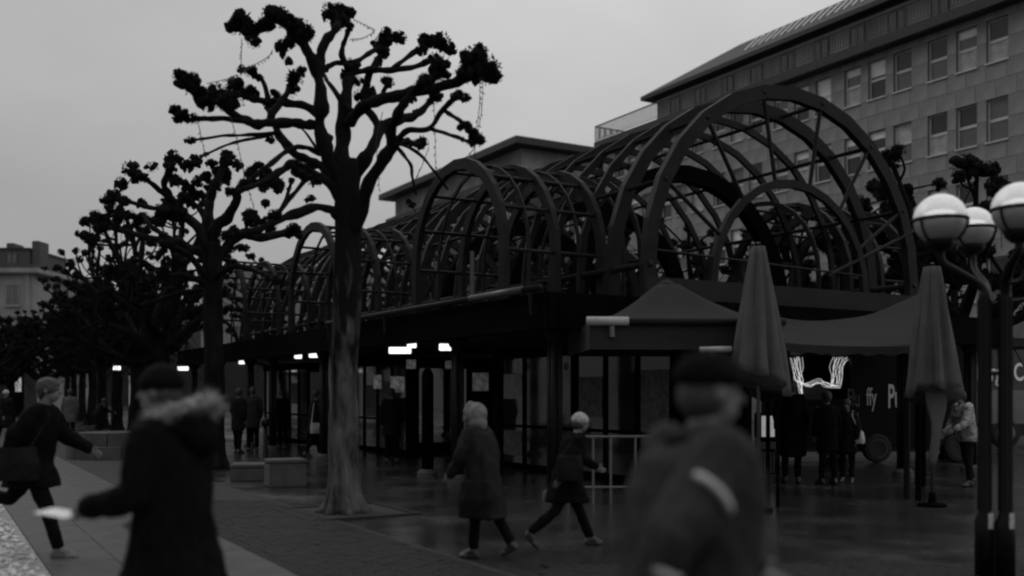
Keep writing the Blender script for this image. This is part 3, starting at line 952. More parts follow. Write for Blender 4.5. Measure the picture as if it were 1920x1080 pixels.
def trunk_mesh(base_r, top_r, h, lean, rs, roots=7):
    rings = []
    n = 40
    sd = rs.uniform(0, 50)
    lv = 60
    for k in range(lv + 1):
        f = k / lv
        z = h * f
        r_ = base_r + (top_r - base_r) * f
        flare = .95 * math.exp(-z / .20)
        c = Vector((lean[0] * f + .12 * math.sin(f * 3.14) * noise.noise(Vector((f * 3, sd, 0))), lean[1] * f + .05 * noise.noise(Vector((f * 3, sd, 5))), z))
        row = []
        for q in range(n):
            a = 2 * math.pi * q / n
            rr = r_ * (1 + flare * (.55 + .6 * math.cos(roots * a + sd)) + .14 * noise.noise(Vector((math.cos(a) * 1.6, math.sin(a) * 1.6, z * 1.1 + sd))) + .05 * noise.noise(Vector((math.cos(a) * 5, math.sin(a) * 5, z * 2.3 + sd))) + .04 * math.cos(9 * a + 3 * noise.noise(Vector((z, sd, 0)))) + .05 * noise.noise(Vector((math.cos(a) * 9, math.sin(a) * 9, z * 5 + sd))))
            row.append(c + Vector((math.cos(a) * rr, math.sin(a) * rr, 0)))
        rings.append(row)
    return MB().rings(rings)

# ---- the large tree, limb by limb (traced as x, y in the photograph, each limb given its own depth)
rs = random.Random(21)
T1D = 13.8
tb = gnd(645, 962); T1D = tb.y
tree = empty('plane_tree', (tb.x, tb.y, 0), 0, 'large leafless pollarded plane tree with pale trunk nearest the camera', 'tree', 'pollarded plane trees along the square')
tp = P(650, 300, T1D) - tree.location
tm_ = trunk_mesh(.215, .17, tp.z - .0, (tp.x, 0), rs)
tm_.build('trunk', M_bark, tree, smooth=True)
def traced(tree, limbs, dist, rs, ox, oy, sc, kscale=1.05, wscale=1.12):
    """limbs traced as x, y in an enlarged view of the photograph (offset ox, oy, scale sc), each with its own depth"""
    W = dist / FPX / sc / 2                          # width in view px to radius in metres
    def C(cx, cy, dy):
        return P(ox + cx / sc, oy + cy / sc, dist + dy) - tree.location
    for pts, w0, w1, d0, d1, kn in limbs:
        n = len(pts)
        pp_ = [(C(x, y, d0 + (d1 - d0) * i / (n - 1) + (rs.uniform(-.12, .12) if 0 < i else 0)), (w0 + (w1 - w0) * i / (n - 1)) * W * wscale) for i, (x, y) in enumerate(pts)]
        b = MB(); branch(b, pp_, rs)
        lo = b.build('limb', M_limb, tree, smooth=True)
        if kn:                                       # swollen limb end carrying the knobs
            put_knob(lo, pp_[-1][0], w1 * W * 2.6, rs)
            put_knob(lo, pp_[-1][0].lerp(pp_[-2][0], .35), w1 * W * 1.9, rs)
        for (x, y, r_) in kn:
            put_knob(lo, C(x, y, d1 + rs.uniform(-.25, .25)), r_ * W * 2 * kscale, rs)
limbs = [
 # (points, widths start/end, depth start/end, knobs[(x, y, r)])
 ([(835,930),(800,760),(750,650),(722,540),(722,420),(705,290),(650,190),(600,120),(560,80)], 66, 34, 0, -.7, [(550,70,48),(490,110,46),(390,100,50),(350,115,34),(620,110,46),(662,140,40),(560,200,34),(440,180,30),(510,60,34),(600,170,36),(430,130,40)]),
 ([(708,280),(740,180),(790,120),(800,80)], 40, 26, -.3, .1, [(760,55,40),(838,62,36),(800,92,48),(800,45,34)]),
 ([(835,930),(815,740),(815,560),(830,400),(848,295)], 78, 40, 0, .5, [(850,285,26)]),
 ([(846,300),(900,297),(1000,297),(1100,285),(1200,250)], 30, 22, .5, .9, [(1230,180,48),(1160,175,36),(1262,208,36),(1150,215,28)]),
 ([(848,300),(815,230),(820,180),(845,110)], 24, 16, .5, .3, [(840,100,20)]),
 ([(740,300),(770,270),(850,265),(920,230),(980,190)], 22, 20, .4, 1.2, [(1000,165,46),(1055,160,36),(965,190,32),(1000,135,28)]),
 ([(1030,290),(1110,225),(1180,190)], 22, 18, .7, 1.3, [(1195,175,34)]),
 ([(845,520),(900,450),(990,420),(1100,390),(1200,370),(1300,345),(1380,310)], 46, 34, .2, -.8, [(1360,255,56),(1430,300,54),(1455,330,36),(1320,320,34),(1395,225,36)]),
 ([(1130,385),(1180,350),(1220,300)], 30, 28, -.3, -.5, [(1215,320,42),(1225,275,40)]),
 ([(840,940),(860,760),(940,630),(975,530),(1060,510),(1140,470),(1210,410)], 60, 26, .1, 1.3, [(1200,400,26),(1130,475,20)]),
 ([(975,535),(930,480),(905,430),(925,330),(985,220)], 34, 26, .7, .9, [(920,405,48),(882,350,26),(890,410,34)]),
 ([(960,430),(985,395),(1005,355)], 16, 14, .1, -.2, [(1005,348,32)]),
 ([(840,1050),(890,880),(960,720),(1020,620),(1022,540),(1060,460),(1110,390),(1160,345)], 54, 26, .0, -1.2, [(1165,345,24),(1110,420,18)]),
 ([(1035,600),(1090,552),(1180,540),(1230,475),(1290,410)], 24, 16, -.5, -1.2, [(1305,402,24),(1335,415,24)]),
 ([(1180,540),(1270,570),(1350,600)], 15, 12, -.8, -1.5, [(1385,590,38),(1370,565,24)]),
 ([(1250,470),(1300,500),(1335,530)], 15, 12, -1.0, -1.6, [(1335,535,28)]),
 ([(1025,612),(1080,598),(1140,610)], 24, 18, -.3, .3, [(1150,605,34),(1090,600,20)]),
 ([(1028,606),(1095,680),(1110,750),(1125,820)], 16, 9, -.3, .2, []),
 ([(1035,600),(1130,640),(1200,720),(1260,800)], 14, 8, .3, .8, []),
 ([(755,590),(690,530),(600,520),(500,520),(420,515),(350,475),(290,420)], 40, 28, .0, -1.0, [(340,430,52),(285,405,48),(215,400,40),(160,350,46),(130,320,32),(240,440,34),(190,330,26)]),
 ([(715,480),(640,440),(540,430),(450,420),(400,400)], 34, 24, .1, .8, [(360,362,44),(430,392,36),(530,412,34),(330,400,36)]),
 ([(500,515),(540,450),(590,380),(610,330)], 24, 22, -.4, .2, [(612,332,38),(600,382,30),(585,260,24),(640,300,24)]),
 ([(505,440),(480,345),(440,312)], 20, 16, .3, .6, [(430,305,32),(392,295,22),(465,330,20)]),
 ([(420,515),(310,500),(190,500)], 22, 16, -.7, -1.3, [(132,490,36),(110,468,26),(165,505,22)]),
 ([(830,900),(760,740),(680,680),(600,640),(550,570),(515,490),(500,440)], 46, 22, .1, 1.2, [(510,590,26)]),
 ([(545,560),(430,585),(330,610),(220,660)], 18, 8, .7, 1.4, [(240,650,14)]),
 ([(548,562),(420,568),(300,575),(190,590)], 16, 10, .7, 1.6, [(172,595,26)]),
 ([(720,650),(660,622),(590,632),(500,700),(400,775)], 22, 18, .1, -1.0, [(400,780,24)]),
 ([(830,920),(760,780),(620,692),(560,720),(450,780),(350,812)], 34, 18, .0, -1.4, [(640,725,42),(665,752,34),(610,700,28),(705,760,30),(340,812,20)]),
 ([(690,745),(650,770),(600,830),(540,900),(460,940)], 18, 16, -.4, -.9, [(490,860,20),(680,840,22),(530,905,26)]),
 ([(835,960),(770,890),(700,880),(600,905),(520,945),(430,975),(330,1000)], 36, 26, .1, -1.3, [(425,915,34),(345,985,26),(520,960,20)]),
 ([(715,640),(660,560),(640,540)], 12, 6, .1, .4, []),
 ([(860,480),(760,360),(740,320)], 26, 14, .2, .8, []),
]
traced(tree, limbs, T1D, rs, 280, 0, 2.25)
soil = tag(MB().box(-.70, .70, -.70, .70, .0, .012).build('tree_pit', M_joint), kind='structure')
soil.location = (tb.x, tb.y + .1, 0); soil.rotation_euler = (0, 0, TH)
for x0, x1, y0, y1 in ((-.82, .82, -.82, -.702), (-.82, .82, .702, .82), (-.82, -.702, -.70, .70), (.702, .82, -.70, .70)):
    MB().box(x0, x1, y0, y1, .0, .026, .006).build('edging_stone', M_cobble, soil)

# ---- the second tree, traced the same way
T2D = 22.2
t2 = P(400, 735, T2D)
tree2 = empty('plane_tree', (t2.x, t2.y, 0), 0, 'leafless pollarded tree second from the camera in the row receding left', 'tree', 'pollarded plane trees along the square')
tp2 = P(398, 455, T2D) - tree2.location
trunk_mesh(.24, .19, tp2.z, (tp2.x, 0), rs).build('trunk', M_limb, tree2, smooth=True)
limbs2 = [
 ([(895,560),(888,440),(882,340),(885,260),(920,170),(955,100)], 52, 26, 0, .4, [(960,75,34),(890,105,28),(1000,112,28),(935,150,42),(870,160,32),(905,200,36)]),
 ([(895,520),(905,400),(955,330),(990,270),(1010,215),(1090,185),(1165,195)], 48, 24, 0, -.8, [(1090,120,30),(1165,190,38),(1060,150,32),(1125,165,38),(1110,205,28),(1180,205,26)]),
 ([(895,540),(850,395),(775,320),(725,255),(692,195),(720,130)], 46, 22, 0, -.6, [(730,85,36),(790,118,32),(825,98,32),(745,180,38),(720,115,28),(770,190,30)]),
 ([(730,262),(660,205),(600,160)], 24, 18, -.4, -1.0, [(550,125,36),(580,165,32),(642,120,28),(510,195,30),(560,150,30)]),
 ([(790,335),(690,300),(600,282),(510,258)], 26, 18, -.2, .8, [(470,248,32),(525,268,26),(600,275,24),(440,262,24)]),
 ([(890,520),(780,445),(680,430),(560,400),(450,370)], 36, 20, 0, 1.0, [(420,380,36),(400,335,36),(460,300,30),(440,345,32),(490,330,28),(530,385,26)]),
 ([(895,530),(1000,415),(1100,418),(1200,398),(1240,390)], 40, 30, 0, .9, [(985,385,26),(1060,328,36),(1050,360,26),(1135,390,24),(1235,385,26)]),
 ([(1060,420),(1150,340),(1200,270),(1230,180)], 20, 14, .6, 1.3, [(1120,275,24),(1150,330,26)]),
 ([(885,600),(820,515),(770,470),(700,450)], 30, 18, 0, -1.2, [(750,520,36),(700,445,28),(660,500,30),(640,440,26)]),
 ([(885,480),(860,330),(800,260)], 26, 20, .1, .9, [(780,252,38),(842,240,32),(830,190,30),(800,215,30)]),
 ([(780,330),(740,300),(720,310)], 44, 50, -.2, -.3, [(735,300,52),(700,320,40)]),
 ([(720,420),(650,380),(600,330),(545,325)], 22, 16, .5, 1.4, [(545,325,32),(600,330,30),(580,360,28),(640,350,26)]),
 ([(890,600),(980,540),(1080,560),(1160,600)], 26, 14, 0, -1.3, [(1165,600,24)]),
 ([(885,620),(790,580),(700,580),(600,620)], 28, 14, 0, -1.4, [(600,615,28),(690,560,30),(640,590,26)]),
 ([(890,640),(760,650),(620,700)], 26, 12, 0, .9, [(615,700,26),(720,640,26)]),
]
traced(tree2, limbs2, T2D, rs, 0, 260, 2.25, 1.0, 1.05)

# ---- further trees, grown by rule
def grow_tree(loc, label, seed, h=7.0, fork=2.7, spread=2.3, nl=8, nk=5, tr=.21, group='pollarded plane trees along the square', twigs=0, ks=1.0):
    rs = random.Random(seed)
    o = empty('plane_tree', (loc[0], loc[1], 0), rs.uniform(0, 6), label, 'tree', group)
    trunk_mesh(tr * 1.1, tr * .8, fork + .5, (rs.uniform(-.1, .1), rs.uniform(-.1, .1)), rs).build('trunk', M_limb, o, smooth=True)
    for i in range(nl):
        az = 2 * math.pi * (i + rs.uniform(-.3, .3)) / nl
        el = (i * 0.618) % 1.0
        reach = spread * (1.0 - .55 * el) * rs.uniform(.8, 1.1)
        top = fork + .5 + (h - fork - .8) * (.25 + .75 * el) * rs.uniform(.85, 1.0)
        z0 = fork + rs.uniform(-.35, .4)
        dv = Vector((math.cos(az), math.sin(az), 0))
        pts = [(Vector((0, 0, z0)), tr * .62)]
        m = 4
        for k in range(1, m + 1):
            f = k / m
            pts.append((dv * reach * (f ** .8) + Vector((rs.gauss(0, .12), rs.gauss(0, .12), z0 + (top - z0) * (f ** (1.3 if el < .5 else .95)) + rs.gauss(0, .08))), tr * (.62 - .40 * f)))
        b = MB(); branch(b, pts, rs, 8, 4)
        kn = [(pts[-1][0], rs.uniform(.14, .21))]
        cp = curve_pts(pts, 4)
        for q in range(nk):
            i0 = int(len(cp) * rs.uniform(.35, .95)); i0 = min(i0, len(cp) - 1)
            p0, r0 = cp[i0]
            out = (dv * rs.uniform(-.1, .9) + Vector((rs.gauss(0, .55), rs.gauss(0, .55), rs.uniform(-.1, 1.0)))).normalized()
            ln = rs.uniform(.35, 1.15)
            e = p0 + out * ln + Vector((0, 0, ln * .2))
            mid_ = p0.lerp(e, .5) + Vector((rs.gauss(0, .07), rs.gauss(0, .07), -.05))
            branch(b, [(p0, r0 * .6), (mid_, r0 * .45), (e, r0 * .4)], rs, 6, 3)
            kn.append((e, rs.uniform(.10, .18)))
            if rs.random() < .5: kn.append((e + Vector((rs.gauss(0, .14), rs.gauss(0, .14), rs.gauss(.02, .1))), rs.uniform(.09, .15)))
        for q in range(twigs):
            p0, r0 = rs.choice(cp)
            e = p0 + Vector((rs.gauss(0, .5), rs.gauss(0, .5), -rs.uniform(.3, 1.4)))
            branch(b, [(p0, .018), (p0.lerp(e, .5) + Vector((rs.gauss(0, .1), rs.gauss(0, .1), .1)), .013), (e, .007)], rs, 5, 3)
        lo = b.build('limb', M_limb, o, smooth=True)
        for p, r_ in kn: put_knob(lo, p, r_ * ks, rs)
    return o
names = ['second', 'third', 'fourth', 'fifth', 'sixth', 'seventh', 'eighth', 'ninth', 'tenth', 'eleventh']
steps = [9.45, 17.5, 24.0, 30.0, 36.0, 42.5, 49.0, 56.0, 63.5]
for i, st in enumerate(steps):
    if i == 0: continue                              # traced above
    q = Vector((-2.33, 13.8, 0)) + Vector((-.458, .889, 0)) * st
    lb = 'leafless pollarded tree %s from the camera in the row receding left' % names[i]
    if i == len(steps) - 1: lb = 'farthest pollarded tree of the row receding left, by the corner building'
    grow_tree((q.x, q.y), lb, 40 + i, h=8.3 if i < 3 else 7.9, fork=3.0, spread=2.9, nl=12, nk=9 if i < 4 else 7, tr=.20, twigs=9 if i < 5 else 4)
for i, (px, d, lb) in enumerate(((18, 47, 'pollarded tree at the left picture edge in front of the corner building'), (-35, 38, 'pollarded tree cut by the left picture edge'), (80, 60, 'pollarded tree between the left edge trees and the receding row'))):
    q = P(px, 735, d)
    grow_tree((q.x, q.y), lb, 60 + i, h=(5.3, 4.9, 7.4)[i], fork=2.3, spread=3.2, nl=12, nk=8, tr=.2, twigs=6)
back = [(P(1795, 735, 25.5), 8.3, 'pollarded tree rising behind the globe lamps and the bus'), (AS(6, 13.2), 7.6, 'pollarded tree just behind the open end of the arcade'),
        (AS(12, 13.0), 7.4, 'pollarded tree behind the inner arches of the arcade'), (AS(17.5, 13.0), 9.0, 'pollarded tree behind the middle of the arcade vault'),
        (AS(23, 13.2), 9.8, 'pollarded tree behind the nearest cross vault of the arcade'), (AS(29, 13.0), 10.2, 'pollarded tree behind the second cross vault of the arcade'),
        (AS(35.5, 12.6), 10.4, 'pollarded tree behind the far end of the arcade'), (AS(34, 6.0), 9.0, 'pollarded tree standing at the far end of the arcade'), (AS(30, -1.0), 7.2, 'pollarded tree between the far arcade end and the tree row')]
for i, (p, h, lb) in enumerate(back):
    grow_tree((p.x, p.y), lb, 70 + i, h=h, fork=3.0, spread=3.6, nl=13, nk=8, tr=.24, group='pollarded plane trees behind the arcade', twigs=6, ks=1.6 if i == 0 else 1.15)

# ---- strings of unlit fairy lights hanging from the large tree
M_wire = mat('wire', 0.02, 0.6, 0.1, 5)
def fairy(ptlist, dy, label):
    pts = [P(280 + x / 2.25, y / 2.25, T1D + dy) for x, y in ptlist]
    base = pts[0].copy()
    o = empty('light_string', base, 0, label, 'light string', 'light strings in the large tree')
    cp = curve_pts([(p - base, .004) for p in pts], 6)
    MB().tube([p for p, _ in cp], .0045, 5).build('wire', M_wire, o)
    bl = MB()
    for p, _ in cp[1::1]:
        bl.tube([p, p + Vector((rnd.uniform(-.03, .03), rnd.uniform(-.03, .03), -.03))], .006, 4)
    bl.build('bulb_row', M_wire, o)['kind'] = 'stuff'
fairy([(1395, 330), (1392, 450), (1378, 560), (1372, 660)], -1.3, 'light string hanging from the rightmost knobs of the large tree, left strand')
fairy([(1408, 330), (1402, 460), (1385, 560), (1360, 640), (1300, 690)], -1.2, 'light string hanging from the rightmost knobs of the large tree, right strand')
fairy([(390, 160), (388, 240), (384, 310)], -.7, 'light string hanging below the upper left knobs of the large tree')
fairy([(520, 210), (500, 240), (440, 275), (395, 300)], -.6, 'light string sloping from the upper left limb of the large tree')
fairy([(860, 80), (920, 110), (950, 130), (900, 160), (850, 165)], .4, 'light string looped between the top knobs of the large tree')
fairy([(240, 352), (320, 335), (370, 315)], -.9, 'light string stretched between the left knobs of the large tree')
fairy([(1200, 430), (1205, 560), (1208, 720)], -.9, 'light string hanging down the right side of the large tree')
fairy([(340, 480), (372, 600), (400, 740), (440, 870)], -1.0, 'long light string hanging down the left side of the large tree')
fairy([(195, 480), (215, 560), (235, 650)], -1.0, 'short light string hanging at the far left of the large tree')
fairy([(985, 470), (958, 600), (970, 800)], .2, 'light string hanging near the trunk of the large tree')
fairy([(1180, 620), (1150, 700), (1120, 760)], -.1, 'light string slanting under the lower right knob of the large tree')

# ================================================================== STREET FURNITURE AND VEHICLES
# globe lamp cluster
LD = 9.1
lp = P(1866, 735, LD)
lamp = empty('street_lamp', (lp.x, lp.y, 0), 0, 'dark street lamp with paired posts and three white glass globes', 'street lamp')
def lrel(px, py, d): return P(px, py, d) - lamp.location
M_dome = mat('opal_glass', 0.85, 0.25, 0.06, 2, spec=0.6, alpha=0.8)
M_bowl = mat('frosted_bowl', 0.22, 0.2, 0.25, 3, spec=0.6)
M_bulb = mat('lamp_glow', 0.8, 0.5, 0.02, 2, emit=1.6)
posts = [(1846, 9.1), (1885, 9.0), (1866, 9.35)]
for px, d in posts[:2]:
    q = lrel(px, 735, d)
    pm = MB().lathe([(.085, .0), (.085, .52), (.055, .60), (.053, P(px, 545, d).z - .05), (.048, P(px, 545, d).z)], 18, (q.x, q.y, 0))
    po = pm.build('post', M_lamp, lamp, smooth=True)
    for k in range(10):
        a = 2 * math.pi * k / 10
        MB().box(q.x + .055 * math.cos(a) - .006, q.x + .055 * math.cos(a) + .006, q.y + .055 * math.sin(a) - .006, q.y + .055 * math.sin(a) + .006, .62, 2.55).build('flute', M_lamp, po)
MB().tube([lrel(1846, 700, 9.1), lrel(1885, 700, 9.0)], .02, 8).build('tie_bar', M_lamp, lamp)
MB().tube([lrel(1846, 572, 9.1), lrel(1940, 560, 9.0)], .02, 8).build('tie_bar', M_lamp, lamp)
def globe(px, py, rpx, d, arm):
    c = lrel(px, py, d); r_ = rpx * d / FPX
    gl = empty('globe', c); gl.parent = lamp
    prof = [(r_ * math.cos(R(a)), r_ * math.sin(R(a))) for a in range(4, 90, 7)] + [(.004, r_)]
    MB().lathe([(r_ * .97, .0)] + prof, 36).build('dome', M_dome, gl, smooth=True)
    MB().ell((0, 0, r_ * .16), (r_ * .62, r_ * .62, r_ * .24)).build('reflector', M_bulb, gl, smooth=True)
    prof = [(r_ * .5, -r_ * .86)] + [(r_ * .985 * math.cos(R(a)), r_ * .985 * math.sin(R(a))) for a in range(-56, -2, 6)] + [(r_ * .96, -.005)]
    MB().lathe(prof, 36).build('bowl', M_bowl, gl, smooth=True)
    ring = [[Vector(((r_ + .012 * math.cos(b)) * math.cos(a), (r_ + .012 * math.cos(b)) * math.sin(a), .014 * math.sin(b))) for b in [R(60 * q) for q in range(6)]] for a in [R(10 * k) for k in range(36)]]
    MB().rings(ring, closed=True).build('band', M_lamp, gl)
    MB().lathe([(r_ * .30, -r_ * 1.25), (r_ * .5, -r_ * 1.05), (r_ * .62, -r_ * .80), (r_ * .58, -r_ * .76)], 24).build('cup', M_lamp, gl, smooth=True)
    for a in (R(-35), R(85), R(205)):
        MB().tube([Vector((r_ * 1.03 * math.cos(t) * math.cos(a), r_ * 1.03 * math.cos(t) * math.sin(a), r_ * 1.03 * math.sin(t))) for t in [R(-60 + 10 * k) for k in range(7)]], .010, 6).build('bracket', M_lamp, gl)
    cp = curve_pts([(lrel(x, y, dd), w) for x, y, dd, w in arm], 6)
    MB().tube([p for p, _ in cp], [w for _, w in cp], 12).build('arm', M_lamp, lamp, smooth=True)
globe(1763, 412, 48, 9.2, [(1846, 575, 9.1, .04), (1842, 540, 9.12, .04), (1800, 512, 9.16, .035), (1768, 492, 9.2, .035), (1763, 466, 9.2, .035)])
globe(1824, 428, 39, 11.2, [(1848, 560, 9.15, .04), (1850, 545, 9.5, .04), (1846, 530, 10.4, .035), (1827, 505, 11.1, .035), (1824, 472, 11.2, .035)])
globe(1912, 392, 50, 8.7, [(1885, 560, 9.0, .045), (1887, 525, 8.95, .045), (1896, 495, 8.8, .04), (1910, 470, 8.7, .038), (1912, 448, 8.7, .038)])
cp = curve_pts([(lrel(x, y, 8.9), .018) for x, y in ((1890, 530), (1912, 525), (1926, 500), (1930, 465))], 6)
MB().tube([p for p, _ in cp], .018, 8).build('scroll', M_lamp, lamp)
for px, d in posts[:2]:
    MB().box(-.02, .02, -.005, .005, -.07, .07).build('sticker', mat('sticker', .35, .5, .5, 40), lamp, loc=lrel(px + 3, 975, d) + Vector((0, -.09, 0)))

# food truck
TD = 24.0
tx = P(1470, 735, TD).x
truck = empty('food_truck', (tx, TD, 0), 0, 'black food truck with white lettering and a lit serving hatch', 'food truck')
TW, TH_ = 4.6, 2.95
hx0, hx1, hz0, hz1 = .08, 1.62, 1.52, 2.56              # serving hatch opening
b = MB()
b.box(0, hx0, 0, 2.2, .42, TH_); b.box(hx1, TW, 0, 2.2, .42, TH_); b.box(hx0, hx1, 0, .06, .42, hz0); b.box(hx0, hx1, 0, 2.2, hz1, TH_); b.box(hx0, hx1, 2.14, 2.2, .42, hz1)
b.build('body', M_truck, truck)
MB().box(hx0, hx1, .1, 2.1, .44, .50).build('floor', M_truck, truck)
MB().box(hx0 - .04, hx1 + .04, -.28, -.002, hz0 - .06, hz0 - .02).build('counter', M_steel, truck)
b = MB().rings([[(hx0, -.01, hz1 + .02), (hx1, -.01, hz1 + .02), (hx1, -.01, hz1 + .05), (hx0, -.01, hz1 + .05)], [(hx0, -.9, hz1 + .25), (hx1, -.9, hz1 + .25), (hx1, -.9, hz1 + .28), (hx0, -.9, hz1 + .28)]])
b.build('hatch_flap', M_truck, truck)
MB().box(hx0 + .3, hx1 - .3, .7, .74, hz0 - .02, hz0 + .35).build('menu_board', mat('menu_board', .05, .7, .5, 8), truck)
for x in (2.25, 4.2):
    w = MB().lathe([(.001, -.12), (.20, -.12), (.30, -.11), (.345, -.06), (.345, .06), (.30, .11), (.001, .12)], 28).build('wheel', M_rubber, truck)
    w.rotation_euler = (R(90), 0, 0); w.location = (x, .06, .345)
    r1 = MB().lathe([(.001, .122), (.10, .125), (.19, .135), (.20, .128), (.21, .13), (.21, .11)], 24).build('rim', M_rubber, w)
    ring = [[Vector(((.215 + .012 * math.cos(q)) * math.cos(a), (.215 + .012 * math.cos(q)) * math.sin(a), .125 + .012 * math.sin(q))) for q in [R(60 * z) for z in range(6)]] for a in [R(15 * k) for k in range(24)]]
    MB().rings(ring, closed=True).build('trim_ring', mat('trim_ring', .06, .5, .2, 9), w)
MB().box(.1, TW - .1, .15, 2.05, .25, .415).build('chassis', M_rubber, truck)
def put_text(s, size, xs, px, py, d, y, parent, m, bold=.0):
    me = text_mesh(s, size, .008, xs, bold); me.materials.append(m)
    o = bpy.data.objects.new('lettering', me); COL.objects.link(o); o.parent = parent
    p = P(px, py, d) - parent.location
    o.location = (p.x, y, p.z); o.rotation_euler = (R(90), 0, 0)
    return o
M_letter_dim = mat('lettering_faint', 0.10, 0.7, 0.3, 6)
put_text('Flu', .62, .42, 1588, 762, TD, -.012, truck, M_letter_dim)
put_text('ffy', .62, .42, 1624, 760, TD, -.012, truck, M_letter)
put_text('Puff', .80, .40, 1664, 764, TD, -.012, truck, M_letter, .012)
# tangled light strands glowing in the hatch
gl = empty('light_garland', (tx + .85, TD + .2, hz1 - .02), 0, 'tangled bright light garland hanging in the food truck hatch', 'garland')
M_gl = mat('garland_glow', 0.8, 0.5, 0.02, 2, emit=0.55)
gr_ = random.Random(3)
def gpt(px, py): return P(px, py, TD + .2) - gl.location
strands = []
for k in range(10):
    j = lambda s: gr_.uniform(-s, s)
    strands.append([(1484 + k * 2 + j(2), 670 + j(2)), (1486 + k * 1.6 + j(5), 690), (1492 + k * 1.2 + j(6), 710 + j(3)), (1502 + j(5), 722 + j(3)), (1504 + j(4), 745 + j(8))])
for k in range(11):
    strands.append([(1563 + k * 2.9 + j(2), 670 + j(1)), (1560 + k * 2.4 + j(5), 688), (1556 + k * 2.4 + j(4), 708 + j(4)), (1555 + k * 2.5 + j(4), 722 + j(4))])
for k in range(6):
    strands.append([(1496 + j(5), 716 + j(6)), (1515 + j(4), 722 + j(4)), (1535 + j(4), 714 + j(6)), (1552 + j(4), 722 + j(5)), (1572 + j(4), 724 + j(4))])
for st in strands:
    cp = curve_pts([(gpt(x, y) + Vector((0, gr_.uniform(-.08, .08), 0)), .004) for x, y in st], 6)
    MB().tube([p for p, _ in cp], .0055, 5).build('strand', M_gl, gl)

# bus behind the lamp posts
BD = 30.0
bx = P(1786, 735, BD).x
bus = empty('bus', (bx, BD, 0), 0, 'grey sightseeing bus with large white lettering at the right edge', 'bus')
b = MB().box(0, 9.0, 0, 2.5, .38, 2.98, .12)
b.build('body', M_bus, bus)
MB().box(.3, 8.7, -.015, .2, .75, 1.75).build('window_band', M_glass, bus)
for k in range(7):
    MB().box(.3 + k * 1.38, .38 + k * 1.38, -.03, -.016, .75, 1.75).build('window_pillar', M_rubber, bus)
MB().box(.06, 8.9, -.012, .1, .42, .73).build('skirt', M_rubber, bus)
MB().box(.5, 8.5, .3, 2.2, 2.98, 3.35, .1).build('roof_unit', M_rubber, bus)
for x in (1.6, 6.9):
    w = MB().lathe([(.001, -.14), (.36, -.14), (.46, -.08), (.46, .08), (.36, .14), (.001, .14)], 28).build('wheel', M_rubber, bus)
    w.rotation_euler = (R(90), 0, 0); w.location = (x, .1, .46)
    MB().lathe([(.001, .143), (.12, .18), (.25, .15), (.27, .143)], 20).build('rim', M_alu, w)
put_text('Hamburg', .74, .545, 1783, 713, BD, -.012, bus, mat('bus_lettering', .8, .6, .05, 5), .012)
put_text('City', .74, .6, 1900, 713, BD, -.012, bus, mat('bus_lettering', .8, .6, .05, 5), .012)

# stone blocks, round plinth, bollard, bright window displays
def block(px0, px1, py, depth, h, label, rz=R(12)):
    p0, p1 = gnd(px0, py), gnd(px1, py)
    w = (p1 - p0).length
    o = empty('stone_block', ((p0.x + p1.x) / 2, p0.y + depth / 2, 0), rz, label, 'stone block', 'stone blocks along the tree row')
    MB().box(-w / 2, w / 2, -depth / 2, depth / 2, .0, h, .02).build('body', M_planter, o)
    MB().box(-w / 2 - .015, w / 2 + .015, -depth / 2 - .015, depth / 2 + .015, h + .001, h + .06, .015).build('cap', M_planter, o)
block(493, 562, 914, .6, .43, 'square stone block left of the large tree trunk', R(24))
block(425, 488, 903, .8, .26, 'low stone block next to the square one, behind the man with fur hood', R(10))
rp_ = gnd(188, 862)
rb = empty('round_bench', (rp_.x, rp_.y + .9, 0), 0, 'round two step stone bench on the left of the square', 'bench')
def ringseg(r0, r1, z0, z1, n, nm):
    for k in range(n):
        a0, a1 = 2 * math.pi * (k + .02) / n, 2 * math.pi * (k + .98) / n
        rg = []
        for q in range(6):
            a = a0 + (a1 - a0) * q / 5
            c, s = math.cos(a), math.sin(a)
            rg.append([(r0 * c, r0 * s, z0), (r1 * c, r1 * s, z0), (r1 * c, r1 * s, z1), (r0 * c, r0 * s, z1)])
        MB().rings(rg).build(nm, M_slab, rb)
ringseg(.55, 1.16, 0, .32, 12, 'lower_stone')
ringseg(.10, .86, .322, .66, 9, 'upper_stone')
bo = gnd(497, 868)
bol = empty('bollard', (bo.x, bo.y, 0), 0, 'dark round headed bollard behind the square stone block', 'bollard')
MB().lathe([(.10, 0), (.10, .05), (.07, .08), (.065, .86)], 16).build('shaft', M_lamp, bol, smooth=True)
MB().lathe([(.05, .86), (.09, .90), (.105, .97), (.08, 1.05), (.01, 1.08)], 16).build('head', M_lamp, bol, smooth=True)
M_show = mat('lit_shop_window', 0.6, 0.6, 0.3, 6, emit=0.04)
M_show2 = mat('lit_shop_window_bright', 0.6, 0.6, 0.3, 6, emit=0.14)
for px, py, w, h, d, m, lb in ((32, 705, .6, 2.2, 70, M_show2, 'bright lit advertising pillar far left under the trees'), (252, 742, .6, 2.2, 55, M_show, 'dim lit advertising pillar between the far tree trunks'), (80, 700, .25, 2.2, 62, M_show, 'thin lit advertising strip behind the striding man')):
    p = P(px, py, d)
    o = empty('advertising_pillar', (p.x, p.y, 0), 0, lb, 'pillar')
    MB().box(-w / 2 - .06, w / 2 + .06, .0, .3, 0, p.z + h / 2 + .1, .03).build('case', M_steelb, o)
    MB().box(-w / 2, w / 2, -.012, -.001, p.z - h / 2, p.z + h / 2).build('panel', m, o)
fr = gnd(1446, 912)
fz = empty('drinks_cooler', (P(1440, 735, 20).x, 20.0, 0), 0, 'white drinks cooler between the parasol and the food truck', 'cooler')
MB().box(-.16, .16, 0, .5, .05, .72, .02).build('body', M_steelb, fz)
